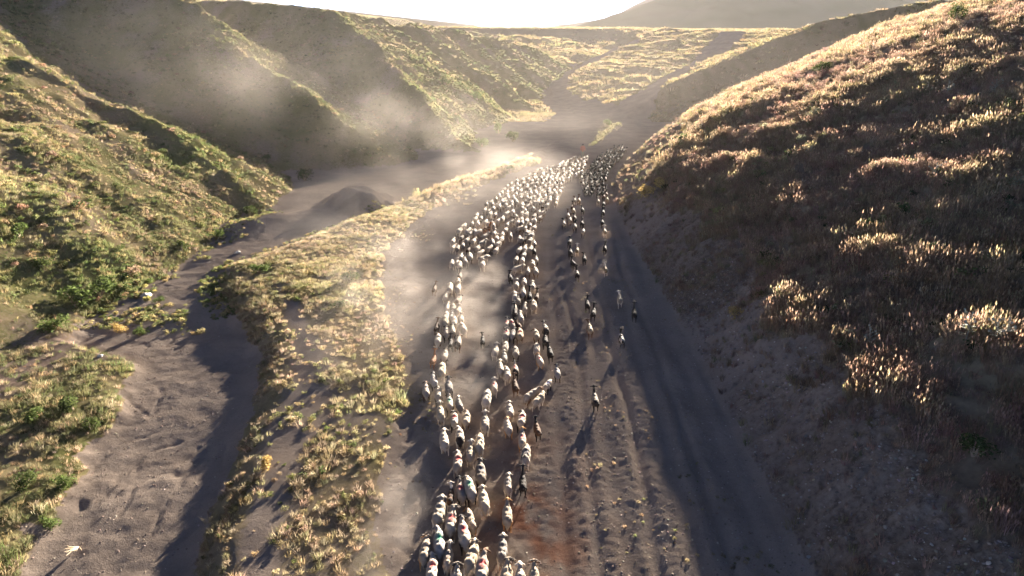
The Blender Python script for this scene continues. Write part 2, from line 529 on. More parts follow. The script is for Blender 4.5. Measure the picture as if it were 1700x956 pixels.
def cover_at(X, Y, Z, p):
    # ---- cover: r vegetation, g tone, b red soil
    jag = 0.5 * fbm(X / 1.7, Y / 1.7, 3, 101)
    patch = fbm(X / 7, Y / 7, 4, 102)
    fine = fbm(X / 2.0, Y / 2.0, 3, 103)
    bl, br, wl = BERM_L(Y), BERM_R(Y), WASH_L(Y)
    veg = np.zeros_like(X)
    tone = np.full_like(X, 0.5)
    redd = np.zeros_like(X)
    reg = np.zeros(X.shape, int)                       # 0 track
    # sheep track: reddish patch low in the middle
    redd = 1.15 * sstep(-0.6, 0.35, fbm(X / 0.8, Y / 1.4, 3, 109)) * np.exp(-(((X - 0.7) / 1.7) ** 2 + ((Y - 18.0) / 5.0) ** 2)) * sstep(-0.9, 0.5, fine)
    rutv = sstep(2.0, 3.0, X) * sstep(9.0, 8.0, X) * (1 - sstep(42, 60, Y))
    veg = np.where(rutv > 0, 0.22 * rutv * sstep(-0.2, 0.6, fine), veg)
    wash = (X < bl + jag * 0.6) & (Y < 112)
    reg[wash] = 1
    veg = np.where(wash, 0.05, veg)
    berm = (X >= bl + jag * 0.6) & (X < br + jag * 0.8) & (Y < 100)
    reg[berm] = 2
    bare_strip = np.exp(-((X - (bl + 0.36 * (br - bl)) + 0.4 * jag) / 0.55) ** 2) * (1 - sstep(36, 44, Y))
    upper = sstep(30, 42, Y)
    vb = 0.60 + 0.50 * upper + 0.45 * patch - 0.9 * bare_strip + 0.45 * sstep(1.9, 0.5, X - bl)
    veg = np.where(berm, np.clip(vb, 0, 1), veg)
    tone = np.where(berm, np.clip(0.47 + 0.25 * fine * (1 - upper), 0, 0.8), tone)
    fringe = (X >= br + jag * 0.8) & (X < br + 2.6) & (Y < 70)
    veg = np.where(fringe, np.clip(0.35 * (1 - (X - br) / 2.6) + 0.35 * patch, 0, 1) * sstep(18, 26, Y), veg)
    bench = (X < wl + jag) & (Y < 39)
    reg[bench] = 3
    veg = np.where(bench, np.clip(0.75 + 0.5 * patch, 0, 1), veg)
    tone = np.where(bench, np.clip(0.22 + 0.35 * fine, 0, 0.7), tone)
    redd = np.where(bench, 0.25, redd)
    # floor beyond the flock
    fb = (Y >= 84) & (Y < 135)
    stripv = np.exp(-((X - (11.6 + (Y - 98) * 0.277)) / (0.45 + 0.03 * (Y - 98))) ** 2) * sstep(95, 99, Y) * (1 - sstep(119, 122, Y))
    veg = np.where(fb, np.maximum(veg * 0, 0.9 * stripv), veg)
    tone = np.where(fb, 0.3, tone)
    left = p['lh'] > p['fl'] + 0.12 + 0.12 * fine
    reg[left & (X < CHAN(Y) + 14)] = 4
    left = reg == 4
    vl = 0.82 + 0.45 * patch - 0.15 * sstep(0, 1, fbm(X / 3, Y / 3, 2, 105))
    veg = np.where(left, np.clip(vl, 0.1, 1), veg)
    lt = 0.24 + 0.30 * fbm(X / 10, Y / 10, 3, 106) + 0.12 * sstep(4, 12, Z) + 0.2 * fine - 0.15 * (Y > 85)
    tone = np.where(left, np.clip(lt, 0.0, 0.55), tone)
    redd = np.where(left, 0.15, redd)
    d, d1 = p['d'], p['d1']
    right = (d > 0.15 + 0.3 * jag) & (Y < 150)
    grassy = right & (d > 3.9 + 3.4 * sstep(60, 72, Y) * (1 - sstep(92, 108, Y)) + 1.7 * jag + 0.9 * patch)
    bank = right & ~grassy
    reg[bank] = 5
    reg[grassy] = 6
    veg = np.where(bank, np.clip(0.50 + 0.35 * patch, 0.1, 0.85), veg)
    tone = np.where(bank, 1.0, tone)
    redd = np.where(bank, 0.03, redd)
    veg = np.where(grassy, 0.95, veg)
    gt = 0.80 + 0.25 * patch - 0.30 * sstep(60, 100, Y)
    tone = np.where(grassy, np.clip(gt, 0.45, 1), tone)
    md = (Y >= 122) & (reg != 4) & (reg != 5) & (reg != 6)
    reg[md] = 7
    veg = np.where(md, np.clip(0.85 + 0.3 * patch, 0.2, 1), veg)
    tone = np.where(md, np.clip(0.40 + 0.14 * fine - 0.25 * sstep(0.0, 0.8, patch), 0.08, 0.7), tone)
    t1 = np.minimum(line_dist(X, Y, TRACK1) / (4.0 + 2.2 * sstep(150, 240, Y)), line_dist(X, Y, TRACK2) / (3.4 + 2.0 * sstep(170, 260, Y)))
    trackm = (t1 + 0.35 * jag < 1) & (Y > 95)
    veg = np.where(trackm & (reg == 7), 0.0, veg)
    pool = (Y < 150) & (reg == 7) & (np.abs(X - (CHAN(Y) + 3)) < 10 - 7 * sstep(118, 150, Y) + 2 * jag)
    veg = np.where(pool, np.clip(0.1 + 0.3 * patch, 0, 1), veg)
    reg[(trackm | pool) & (reg == 7)] = 8
    pl = (Y > 380) & (p['pl'] > Z - 0.6)
    reg[pl & (p['pl'] > 12.5)] = 9
    tone = np.where(Y > 380, np.clip(0.46 + 0.14 * fbm(X / 60, Y / 60, 2, 7), 0.2, 0.8), tone)
    mt = p['mt'] > Z - 0.1
    reg[mt & (Y > 600)] = 10
    tone = np.where(mt, np.clip(0.15 + 0.2 * fbm(X / 120, Y / 120, 3, 5), 0, 0.6), tone)
    veg = np.where(mt, 0.8, veg)
    reg[(p['fm'] > Z - 0.1) & (Y > 1500)] = 11
    return veg, tone, redd, reg


def build_ground():
    ys = list(np.arange(5.0, 45.0, 0.1))
    while ys[-1] < 2700:
        ys.append(ys[-1] + 0.1 + 0.0082 * (ys[-1] - 45 + 0.01))
    ys = np.array(ys)
    nc = 741
    s = np.linspace(-1, 1, nc)
    prof = 0.72 * s + 0.28 * s ** 3
    W = 30 + 0.92 * ys
    X = W[:, None] * prof[None, :]
    Y = np.repeat(ys[:, None], nc, 1)
    X, Y = X.astype(np.float32), Y.astype(np.float32)
    cuts = [0, int(np.searchsorted(ys, 112)), int(np.searchsorted(ys, 300)), len(ys)]
    blocks = [H(X[i:j], Y[i:j], True) for i, j in zip(cuts[:-1], cuts[1:])]
    Z = np.concatenate([b[0] for b in blocks])
    p = {k: np.concatenate([np.broadcast_to(b[1][k], b[0].shape) for b in blocks]) for k in blocks[0][1]}
    nr = len(ys)
    veg, tone, redd, reg = cover_at(X, Y, Z, p)
    cover = np.stack([veg, tone, redd, np.ones_like(veg)], -1).reshape(-1, 4)
    co = np.stack([X, Y, Z], -1).reshape(-1, 3)
    q = (np.arange(nr - 1)[:, None] * nc + np.arange(nc - 1)[None, :]).reshape(-1)
    quads = np.stack([q, q + 1, q + nc + 1, q + nc], 1)
    rq = reg.reshape(-1)[q]
    names = {0: ('dirt_track', 'broad grey brown dirt track the flock runs along, with wheel ruts'),
             1: ('dry_wash', 'smooth dry stream bed winding along the foot of the left slope'),
             2: ('grassy_berm', 'low ridge of golden dry grass between wash and track'),
             3: ('grass_bench', 'patch of green and straw coloured ground at lower left'),
             4: ('left_hillside', 'steep green and golden spurs on the left of the valley'),
             5: ('earth_bank', 'bare shaded earth bank below the brown grass slope'),
             6: ('right_hillside', 'large slope of reddish brown dry grass on the right'),
             7: ('rolling_land', 'rolling golden land beyond the bend of the valley'),
             8: ('far_track', 'dusty track winding away up the valley'),
             9: ('plain', 'flat pale plain along the horizon'),
             10: ('mountain', 'hazy dark mountain above the plain'),
             11: ('distant_mountain', 'pale blue mountain on the horizon')}
    for k, (nm, lab) in names.items():
        f = quads[rq == k]
        if len(f) == 0:
            continue
        used, inv = np.unique(f.reshape(-1), return_inverse=True)
        me = bpy.data.meshes.new(nm)
        me.vertices.add(len(used))
        me.vertices.foreach_set('co', co[used].astype(np.float32).reshape(-1))
        me.loops.add(len(f) * 4)
        me.loops.foreach_set('vertex_index', inv.astype(np.int32).reshape(-1))
        me.polygons.add(len(f))
        me.polygons.foreach_set('loop_start', np.arange(0, len(f) * 4, 4, dtype=np.int32))
        me.polygons.foreach_set('use_smooth', np.ones(len(f), bool))
        at = me.attributes.new('cover', 'FLOAT_COLOR', 'POINT')
        at.data.foreach_set('color', cover[used].astype(np.float32).reshape(-1))
        me.update(calc_edges=True)
        me.materials.append(M_GROUND)
        o = bpy.data.objects.new(nm, me)
        COL.objects.link(o)
        o['kind'] = 'structure'
        o['label'] = lab


build_ground()
#@@NEXT
# ------------------------------------------------------------------ vegetation prototypes


def mesh_from(name, verts, faces, mat, shade=None, smooth=False):
    me = bpy.data.meshes.new(name)
    me.from_pydata([tuple(v) for v in verts], [], faces)
    if shade is not None:
        at = me.attributes.new('shade', 'FLOAT_COLOR', 'POINT')
        at.data.foreach_set('color', np.asarray(shade, np.float32).reshape(-1))
    if smooth:
        me.polygons.foreach_set('use_smooth', np.ones(len(me.polygons), bool))
    me.materials.append(mat)
    me.update()
    return me


def tuft_mesh(name, n, r, h, w, lean, heads, seed):
    R = random.Random(seed)
    V, Fc, S = [], [], []
    for i in range(n):
        a, rr = R.uniform(0, 2 * math.pi), r * math.sqrt(R.random())
        bx, by = rr * math.cos(a), rr * math.sin(a)
        la = a + R.uniform(-0.9, 0.9)
        L = lean * R.uniform(0.2, 1.2) * (0.35 + rr / max(r, 1e-3))
        hh = h * R.uniform(0.55, 1.1)
        tx, ty = bx + L * hh * math.cos(la), by + L * hh * math.sin(la)
        mx, my = bx + 0.3 * L * hh * math.cos(la), by + 0.3 * L * hh * math.sin(la)
        f = R.uniform(0, math.pi)
        wx, wy = 0.5 * w * math.cos(f), 0.5 * w * math.sin(f)
        sh = R.uniform(0.62, 1.2)
        k = len(V)
        V += [(bx - wx, by - wy, -0.05), (bx + wx, by + wy, -0.05), (mx - wx * .9, my - wy * .9, 0.55 * hh), (mx + wx * .9, my + wy * .9, 0.55 * hh), (tx, ty, hh)]
        Fc += [(k, k + 1, k + 3, k + 2), (k + 2, k + 3, k + 4)]
        S += [(sh, sh, sh, 1)] * 5
        if heads and R.random() < 0.55:
            k = len(V)
            hw = w * 1.5
            ux, uy = hw * math.cos(f), hw * math.sin(f)
            V += [(tx, ty, hh * 0.86), (tx + ux, ty + uy, hh), (tx, ty, hh * 1.2), (tx - ux, ty - uy, hh)]
            Fc += [(k, k + 1, k + 2, k + 3)]
            S += [(1.08 * sh, 1.02 * sh, 0.98 * sh, 1)] * 4
    return mesh_from(name, V, Fc, M_BLADE, S)


def leafy_mesh(name, n, rx, h, leaf, seed, mat, top_heavy=0.3, lobes=5):
    """leaves spread through an uneven crown of several lobes"""
    R = random.Random(seed)
    lob = []
    for i in range(lobes):
        a = R.uniform(0, 2 * math.pi)
        d = rx * R.uniform(0.15, 0.62)
        lob.append((d * math.cos(a), d * math.sin(a), h * R.uniform(0.3, 0.68), rx * R.uniform(0.32, 0.55), h * R.uniform(0.28, 0.42)))
    V, Fc, S = [], [], []
    for i in range(n):
        cx, cy_, cz, lr, lh = lob[i % lobes]
        v = Vector((R.gauss(0, 1), R.gauss(0, 1), R.gauss(0, 1) + top_heavy)).normalized() * (R.random() ** 0.4)
        p = Vector((cx + v.x * lr, cy_ + v.y * lr, max(0.02, cz + v.z * lh)))
        nrm = (v + Vector((R.gauss(0, .6), R.gauss(0, .6), R.gauss(0, .6)))).normalized()
        t = nrm.orthogonal().normalized()
        t = Matrix.Rotation(R.uniform(0, 6.28), 3, nrm) @ t
        b = nrm.cross(t)
        L = leaf * R.uniform(0.6, 1.3)
        k = len(V)
        V += [p - t * L, p + b * L * .45, p + t * L, p - b * L * .45]
        Fc += [(k, k + 1, k + 2, k + 3)]
        sh = R.uniform(0.6, 1.25)
        S += [(sh, sh, sh * R.uniform(.8, 1.0), 1)] * 4
    return mesh_from(name, V, Fc, mat, S), lob


def tube(V, Fc, p0, p1, r0, r1, n=5):
    p0, p1 = Vector(p0), Vector(p1)
    ax = (p1 - p0).normalized()
    t = ax.orthogonal().normalized()
    b = ax.cross(t)
    k = len(V)
    for p, r in ((p0, r0), (p1, r1)):
        for i in range(n):
            a = 2 * math.pi * i / n
            V.append(p + t * (r * math.cos(a)) + b * (r * math.sin(a)))
    for i in range(n):
        j = (i + 1) % n
        Fc.append((k + i, k + j, k + n + j, k + n + i))
    Fc.append(tuple(k + n + i for i in range(n)))


M_WOOD = plain_material('dry_wood', (0.16, 0.12, 0.08), (0.30, 0.23, 0.15), 20)


def proto_coll(name, meshes):
    c = bpy.data.collections.new(name)
    for i, me in enumerate(meshes):
        o = bpy.data.objects.new('%s_%02d' % (name, i), me)
        c.objects.link(o)
    return c


def scatter_nodes():
    ng = bpy.data.node_groups.new('scatter', 'GeometryNodeTree')
    ng.interface.new_socket('Geometry', in_out='INPUT', socket_type='NodeSocketGeometry')
    ng.interface.new_socket('Collection', in_out='INPUT', socket_type='NodeSocketCollection')
    ng.interface.new_socket('Geometry', in_out='OUTPUT', socket_type='NodeSocketGeometry')
    gi = ng.nodes.new('NodeGroupInput')
    go = ng.nodes.new('NodeGroupOutput')
    ci = ng.nodes.new('GeometryNodeCollectionInfo')
    ci.inputs['Separate Children'].default_value = True
    ci.inputs['Reset Children'].default_value = True
    ip = ng.nodes.new('GeometryNodeInstanceOnPoints')
    ip.inputs['Pick Instance'].default_value = True

    def attr(nm, t):
        n = ng.nodes.new('GeometryNodeInputNamedAttribute')
        n.data_type = t
        n.inputs['Name'].default_value = nm
        return n.outputs['Attribute']
    er = ng.nodes.new('FunctionNodeEulerToRotation')
    L = ng.links.new
    L(gi.outputs[0], ip.inputs['Points'])
    L(gi.outputs[1], ci.inputs['Collection'])
    L(ci.outputs[0], ip.inputs['Instance'])
    L(attr('idx', 'INT'), ip.inputs['Instance Index'])
    L(attr('rot', 'FLOAT_VECTOR'), er.inputs[0])
    L(er.outputs[0], ip.inputs['Rotation'])
    L(attr('scl', 'FLOAT_VECTOR'), ip.inputs['Scale'])
    L(ip.outputs[0], go.inputs[0])
    return ng


NG = scatter_nodes()


def scatter(name, label, cat, P, scl, col, coll, idx=None, tilt=0.12):
    n = len(P)
    if n == 0:
        return
    me = bpy.data.meshes.new(name)
    me.vertices.add(n)
    me.vertices.foreach_set('co', np.asarray(P, np.float32).reshape(-1))
    rot = np.stack([rng.normal(0, tilt, n), rng.normal(0, tilt, n), rng.uniform(0, 6.283, n)], 1)
    if idx is None:
        idx = rng.integers(0, len(coll.objects), n)
    me.attributes.new('rot', 'FLOAT_VECTOR', 'POINT').data.foreach_set('vector', rot.astype(np.float32).reshape(-1))
    me.attributes.new('scl', 'FLOAT_VECTOR', 'POINT').data.foreach_set('vector', np.asarray(scl, np.float32).reshape(-1))
    c4 = np.concatenate([np.clip(col, 0, 1), np.ones((n, 1))], 1)
    me.attributes.new('col', 'FLOAT_COLOR', 'POINT').data.foreach_set('color', c4.astype(np.float32).reshape(-1))
    me.attributes.new('idx', 'INT', 'POINT').data.foreach_set('value', np.asarray(idx, np.int32))
    o = bpy.data.objects.new(name, me)
    COL.objects.link(o)
    md = o.modifiers.new('scatter', 'NODES')
    md.node_group = NG
    ident = [i.identifier for i in NG.interface.items_tree if i.item_type == 'SOCKET' and i.in_out == 'INPUT'][1]
    md[ident] = coll
    o['kind'] = 'stuff'
    o['label'] = label
    o['category'] = cat
    return o


C_GRASS = proto_coll('grass_tuft', [tuft_mesh('grass_tuft', 34, 0.22, 0.34, 0.020, 0.75, False, 10 + i) for i in range(5)])
C_SEED = proto_coll('seed_grass', [tuft_mesh('seed_grass', 40, 0.24, 0.50, 0.017, 0.45, True, 30 + i) for i in range(5)])
C_FAR = proto_coll('far_tuft', [tuft_mesh('far_tuft', 20, 0.30, 0.36, 0.05, 0.8, False, 50 + i) for i in range(4)])
C_HERB = proto_coll('herb', [leafy_mesh('herb', 90, 0.30, 0.30, 0.045, 70 + i, M_BLADE, 0.5, 4)[0] for i in range(4)])


def candidates(y0, y1, n, p=0.0):
    """random points in the wedge of ground the camera looks over and a margin beside it"""
    y = rng.uniform(y0, y1, 3 * n)
    y = y[rng.random(3 * n) < (14 + 0.8 * y) / (14 + 0.8 * y1)][:n]
    n = len(y)
    x = rng.uniform(-1, 1, n) * (14 + 0.8 * y)
    x, y = x.astype(np.float32), y.astype(np.float32)
    z, prt = H(x, y, True)
    veg, tone, red, reg = cover_at(x, y, z, prt)
    return x, y, z, veg, tone, reg, prt


def palette(n, cols, wts):
    cols = np.array(cols)
    k = rng.choice(len(cols), n, p=np.array(wts) / sum(wts))
    c = cols[k] * rng.uniform(0.75, 1.25, (n, 1)) * rng.normal(1, 0.05, (n, 3))
    return c


BROWN, PINK, TAN, GOLD, STRAW, OLIVE, GREEN, DARKG = (.21, .14, .10), (.255, .17, .135), (.28, .215, .145), (.31, .245, .13), (.36, .30, .19), (.175, .165, .082), (.105, .12, .05), (.062, .075, .035)


def plant_grass():
    for (y0, y1, n, sc, coll_far) in ((7, 62, 125000, 1.0, False), (62, 135, 115000, 1.1, False), (135, 340, 70000, 2.1, True), (340, 950, 70000, 4.2, True)):
        x, y, z, veg, tone, reg, prt = candidates(y0, y1, n)
        n = len(x)
        r = rng.random(n)
        cl = fbm(x / 1.6, y / 1.6, 2, 201)                    # clumping
        big = fbm(x / 9, y / 9, 3, 202)
        hue = fbm(x / 4.5, y / 4.5, 3, 203)
        P = np.stack([x, y, z - 0.03], 1)

        def emit(k, name, label, coll, cols, wts, s, sv=0.3):
            m = int(k.sum())
            if m == 0:
                return
            base = s * sc * rng.uniform(1 - sv, 1 + sv, m) * np.clip(0.95 + 0.35 * cl[k] + 0.3 * big[k], 0.4, 1.7)
            scl = np.stack([base, base, base * rng.uniform(0.75, 1.25, m) * (0.6 if coll_far else 1.0)], 1)
            scatter(name, label, 'grass', P[k], scl, palette(m, cols, wts) * (1 + 0.22 * np.clip(hue[k], -1, 1))[:, None] * np.stack([1 + 0 * hue[k], 1 + 0.10 * big[k], 1 - 0.05 * big[k]], 1), C_FAR if coll_far else coll)
        zone = {7: 'near the camera', 62: 'further up the valley', 135: 'far up the valley', 340: 'out on the plain'}[y0]
        k = (reg == 6) & (r < 0.66 + 0.45 * cl + 0.2 * big)
        a = k & (r < 0.30)
        emit(k, 'dry_grass', 'tall reddish brown seeding grass over the right slope, ' + zone, C_SEED,
             ((.225, .155, .105), (.255, .18, .13), (.28, .215, .14), (.31, .245, .145), (.18, .16, .088)), (3, 3.2, 2.2, 0.4 + 0.6 * (y0 > 60), 0.9), 0.80, 0.4)
        k = (reg == 4) & (r < 0.15 + 0.72 * veg + 0.5 * cl)
        g = tone + 0.12 * cl < 0.27
        emit(k & g, 'green_grass', 'green grass on the left spurs, ' + zone, C_GRASS, (OLIVE, GREEN, GOLD, DARKG), (3, 2.6, 0.8, 0.8), 0.52, 0.4)
        emit(k & ~g, 'golden_grass', 'golden grass on the left spurs, ' + zone, C_GRASS, (GOLD, OLIVE, TAN, GREEN), (2.0, 2.8, 1.6, 0.6), 0.52, 0.4)
        if y0 < 100:
            k = (reg == 2) & (r < -0.1 + 1.0 * veg + 0.5 * cl)
            emit(k, 'straw_grass', 'straw coloured dry grass along the berm, ' + zone, C_SEED if y0 > 60 else C_GRASS, (GOLD, STRAW, TAN, OLIVE), (2.2, 2, 2.0, 1.4), 0.50, 0.45)
            k = (reg == 5) & (r < 0.02 + 0.3 * veg + 0.35 * sstep(2.2, 0.0, 3.9 - prt['d']) * sstep(-0.2, 0.5, cl))
            emit(k, 'bank_grass', 'scattered dry tufts on the bare bank, ' + zone, C_GRASS, (BROWN, TAN, OLIVE), (3, 2, 1), 0.7, 0.4)
            k = (reg == 0) & (r < 0.75 * veg)
            emit(k, 'track_weeds', 'small dry weeds on and beside the track, ' + zone, C_HERB, (TAN, OLIVE, BROWN), (2, 1, 1.2), 0.24, 0.5)
        if y0 < 60:
            k = (reg == 3) & (r < 0.15 + 0.8 * veg + 0.4 * cl)
            emit(k, 'bench_grass', 'green and yellow grass on the bench at lower left', C_GRASS, (OLIVE, GREEN, GOLD, STRAW), (3, 2.6, 1.2, .8), 0.58, 0.5)
            k = (reg == 2) & (r > 0.86 - 0.2 * cl)
            emit(k, 'berm_herbs', 'small leafy weeds on the berm', C_HERB, (OLIVE, GREEN, STRAW, TAN), (2, 1, 1.5, 1.5), 0.55, 0.5)
            k = (reg == 1) & (np.abs(x - BERM_L(y) + 0.6) < 1.0) & (y > 36) & (r < 0.5 + 0.5 * cl)
            k |= (reg == 1) & (np.abs(x - LEFTFOOT(y)) < 1.6 + 1.5 * cl) & (r < 0.35)
            k |= (reg == 1) & (np.hypot((x + 21.5) / 3.6, (y - 36.5) / 2.0) < 0.85 + 0.7 * cl) & (r < 0.6)
            emit(k, 'wash_weeds', 'green mats of weeds along the edges of the wash', C_HERB, (GREEN, OLIVE, GOLD), (2.0, 2, 1.2), 0.62, 0.5)
        else:
            k = ((reg == 7) | (reg == 9)) & (r < 0.05 + 0.7 * veg + 0.4 * hue)
            emit(k, 'meadow_grass', 'golden grass on the rolling land, ' + zone, C_GRASS, ((.23, .175, .085), (.27, .215, .125), (.135, .13, .06), (.20, .15, .09)), (3, 2.0, 2.2, 1.4), 0.85, 0.5)
            if y0 < 100:
                k = (reg == 0) & (r < 1.0 * veg)
                emit(k, 'strip_grass', 'strip of yellow green grass on the valley floor beyond the flock', C_GRASS, ((.15, .14, .075), (.20, .17, .09)), (2, 1), 0.6)
        if y0 < 100:
            # low scrub on the left spurs
            k = (reg == 4) & (rng.random(n) < 0.03 + 0.05 * big)
            emit(k, 'low_scrub', 'low dark green scrub dotted over the left spurs, ' + zone, C_HERB, (DARKG, GREEN, OLIVE, BROWN), (1.4, 1.6, 1.6, 1), 1.05, 0.5)
            k = (reg == 6) & (rng.random(n) < 0.02 + 0.02 * big)
            emit(k, 'slope_scrub', 'low grey green scrub among the brown grass, ' + zone, C_HERB, (DARKG, OLIVE, (.2, .19, .12)), (2, 1, 1), 1.4, 0.5)


LEFTFOOT = lut([(6, -27), (30, -25.4), (39, -25), (50, -24.5), (62, -22.5), (76, -16.3), (82, -13), (95, -3)])
plant_grass()
#@@ANIMALS
# ------------------------------------------------------------------ animals: one closed skin grown over a posed skeleton


def ball(bm, c, r, sub=2, rot=None):
    m = Matrix.Translation(c) @ (rot.to_matrix().to_4x4() if rot else Matrix()) @ Matrix.Diagonal((*((r, r, r) if isinstance(r, (int, float)) else r), 1))
    bmesh.ops.create_icosphere(bm, subdivisions=sub, radius=1.0, matrix=m)


def chain(bm, pts, sub=1):
    """overlapping balls along a bent limb: pts = (x, y, z, radius)"""
    for a, b in zip(pts[:-1], pts[1:]):
        d = math.dist(a[:3], b[:3])
        n = max(2, int(d / (0.6 * min(a[3], b[3]))) + 1)
        for i in range(n + 1):
            t = i / n
            ball(bm, [a[j] + t * (b[j] - a[j]) for j in range(3)], a[3] + t * (b[3] - a[3]), sub)


def skin(bm, voxel, faces, name):
    me = bpy.data.meshes.new(name)
    bm.to_mesh(me)
    bm.free()
    o = bpy.data.objects.new(name, me)
    COL.objects.link(o)
    md = o.modifiers.new('r', 'REMESH')
    md.mode = 'VOXEL'
    md.voxel_size = voxel
    sm = o.modifiers.new('s', 'SMOOTH')
    sm.factor = 0.5
    sm.iterations = 2
    dg = bpy.context.evaluated_depsgraph_get()
    n = len(o.evaluated_get(dg).data.polygons)
    dc = o.modifiers.new('d', 'DECIMATE')
    dc.ratio = min(1.0, faces / (2.0 * n))
    dg = bpy.context.evaluated_depsgraph_get()
    out = bpy.data.meshes.new_from_object(o.evaluated_get(dg))
    out.name = name
    bpy.data.objects.remove(o)
    bpy.data.meshes.remove(me)
    return out


def quadruped(name, goat, pose, faces, horn=False):
    """head towards +Y, hooves on z = 0"""
    R = random.Random(hash((goat, pose['n'])) & 1023)
    bm = bmesh.new()
    k = 0.92 if goat else 1.0
    wid = 0.17 if goat else 0.215
    top = 0.66 if goat else 0.66
    tags = []                                     # (kind, centre, radius) for colouring

    def bb(c, r, tag, rot=None):
        ball(bm, c, r, 2, rot)
        tags.append((tag, c, max(r) if not isinstance(r, float) else r))

    def ch(pts, tag):
        chain(bm, pts)
        for a, b in zip(pts[:-1], pts[1:]):
            for t in (0, .25, .5, .75, 1):
                tags.append((tag, [a[j] + t * (b[j] - a[j]) for j in range(3)], a[3] + t * (b[3] - a[3])))
    # trunk: deep chest, barrel, rump
    dep = 0.18 if goat else 0.215
    bb((0, -0.34, top - 0.16), (wid * 0.95, 0.24, dep), 0)
    bb((0, -0.08, top - 0.19), (wid * 1.08, 0.32, dep * 1.08), 0)
    bb((0, 0.22, top - 0.18), (wid * 0.98, 0.26, dep * 1.10), 0)
    bb((0, 0.40, top - 0.14), (wid * 0.72, 0.15, dep * 0.8), 0)
    # legs: front with low knee, hind with thigh and hock
    for sx, ph in ((-1, pose['f']), (1, -pose['f'])):
        fx = sx * wid * 0.62
        st = 0.13 * ph
        ch([(fx, 0.28, 0.40, 0.075), (fx, 0.30 + st * .5, 0.24, 0.045), (fx, 0.29 + st, 0.06 + 0.04 * max(0, -ph), 0.030), (fx, 0.31 + st, 0.025 + 0.03 * max(0, -ph), 0.034)], 1)
    for sx, ph in ((-1, -pose['f']), (1, pose['f'])):
        hx = sx * wid * 0.66
        st = 0.14 * ph
        ch([(hx, -0.36, 0.44, 0.10), (hx, -0.30 + st * .4, 0.32, 0.07), (hx, -0.43 + st * .8, 0.21, 0.040), (hx, -0.40 + st, 0.05, 0.030), (hx, -0.38 + st, 0.025, 0.034)], 1)
    # neck and head
    tx, hz = pose['turn'], pose['head']
    nz = 0.62 + (0.12 if goat else 0.02)
    p0 = Vector((0, 0.42, 0.54))
    p1 = Vector((0.10 * tx, 0.56, nz + 0.5 * hz))
    p2 = Vector((0.22 * tx, 0.70, nz + hz + (0.10 if goat else 0.0)))
    ch([(*p0, 0.125 if not goat else 0.10), (*p1, 0.10 if not goat else 0.075)], 0 if not goat else 2)
    ch([(*p1, 0.095 if not goat else 0.072), (*p2, 0.08 if not goat else 0.068)], 2)
    mz = p2 + Vector((0.10 * tx, 0.18, -0.10))
    ch([(*p2, 0.082), (*(p2.lerp(mz, .55)), 0.066), (*mz, 0.046)], 2)
    side = Vector((1, -0.5 * tx, 0)).normalized()
    for sx in (-1, 1):
        e0 = p2 + side * (sx * 0.065) + Vector((0, -0.02, 0.015))
        e1 = e0 + side * (sx * 0.13) + Vector((0, -0.03, -0.055 if not goat else -0.015))
        ch([(*e0, 0.030), (*(e0.lerp(e1, .6)), 0.034), (*e1, 0.022)], 2)
        if horn:
            h0 = p2 + side * (sx * 0.035) + Vector((0, -0.01, 0.06))
            if goat:
                hh = [h0, h0 + Vector((sx * 0.02, -0.07, 0.12)), h0 + Vector((sx * 0.06, -0.17, 0.17)), h0 + Vector((sx * 0.10, -0.26, 0.15))]
            else:
                hh = [h0, h0 + Vector((sx * 0.10, -0.09, 0.05)), h0 + Vector((sx * 0.19, -0.08, -0.04)), h0 + Vector((sx * 0.20, 0.02, -0.11))]
            ch([(*p, r) for p, r in zip(hh, (0.034, 0.030, 0.025, 0.016))], 3)
    # tail: fat on a sheep, short and upright on a goat
    if goat:
        ch([(0, -0.55, top - 0.10, 0.035), (0, -0.64, top - 0.04, 0.022)], 0)
    else:
        bb((0, -0.56, top - 0.24), (0.10, 0.07, 0.13), 0)
        ch([(0, -0.60, top - 0.30, 0.045), (0, -0.61, top - 0.42, 0.025)], 0)
    me = skin(bm, 0.021, faces, name)
    n = len(me.vertices)
    co = np.empty(n * 3, np.float32)
    me.vertices.foreach_get('co', co)
    co = co.reshape(-1, 3)
    best = np.full(n, 1e9)
    kind = np.zeros(n, int)
    for tg, c, r in tags:
        d = np.linalg.norm(co - np.array(c), axis=1) - r
        if tg == 0 and r > 0.2:
            d = np.linalg.norm((co - np.array(c)) / np.array([wid, r, dep]), axis=1)
            d = (d - 1) * dep * 1.05
        m = d < best
        best[m] = d[m]
        kind[m] = tg
    body = kind == 0
    # fleece
    nr = np.empty(n * 3, np.float32)
    me.vertices.foreach_get('normal', nr)
    nr = nr.reshape(-1, 3)
    amp = 0.010 if goat else 0.028
    f = fbm(co[:, 0] / 0.07 + co[:, 2] / 0.09 + pose['n'] * 3, co[:, 1] / 0.08, 2, 300 + pose['n'])
    co = co + nr * (f * amp * body)[:, None]
    me.vertices.foreach_set('co', co.astype(np.float32).reshape(-1))
    reg = np.zeros((n, 4), np.float32)
    reg[:, 0] = (kind == 2)
    reg[:, 1] = (kind == 1)
    reg[:, 2] = (kind == 3)
    reg[:, 3] = 1
    up = body * np.clip((co[:, 2] - 0.5) / 0.12, 0, 1)
    mk = np.zeros((n, 4), np.float32)
    q = fbm(co[:, 0] / 0.12, co[:, 1] / 0.12, 2, 320)
    mk[:, 0] = up * np.exp(-((co[:, 0] - 0.02) / 0.10) ** 2 - ((co[:, 1] - 0.05) / 0.15) ** 2 + 0.5 * q)     # paint on the back
    mk[:, 1] = body * sstep(-0.20, -0.34, co[:, 1] + 0.08 * q)                                               # rump
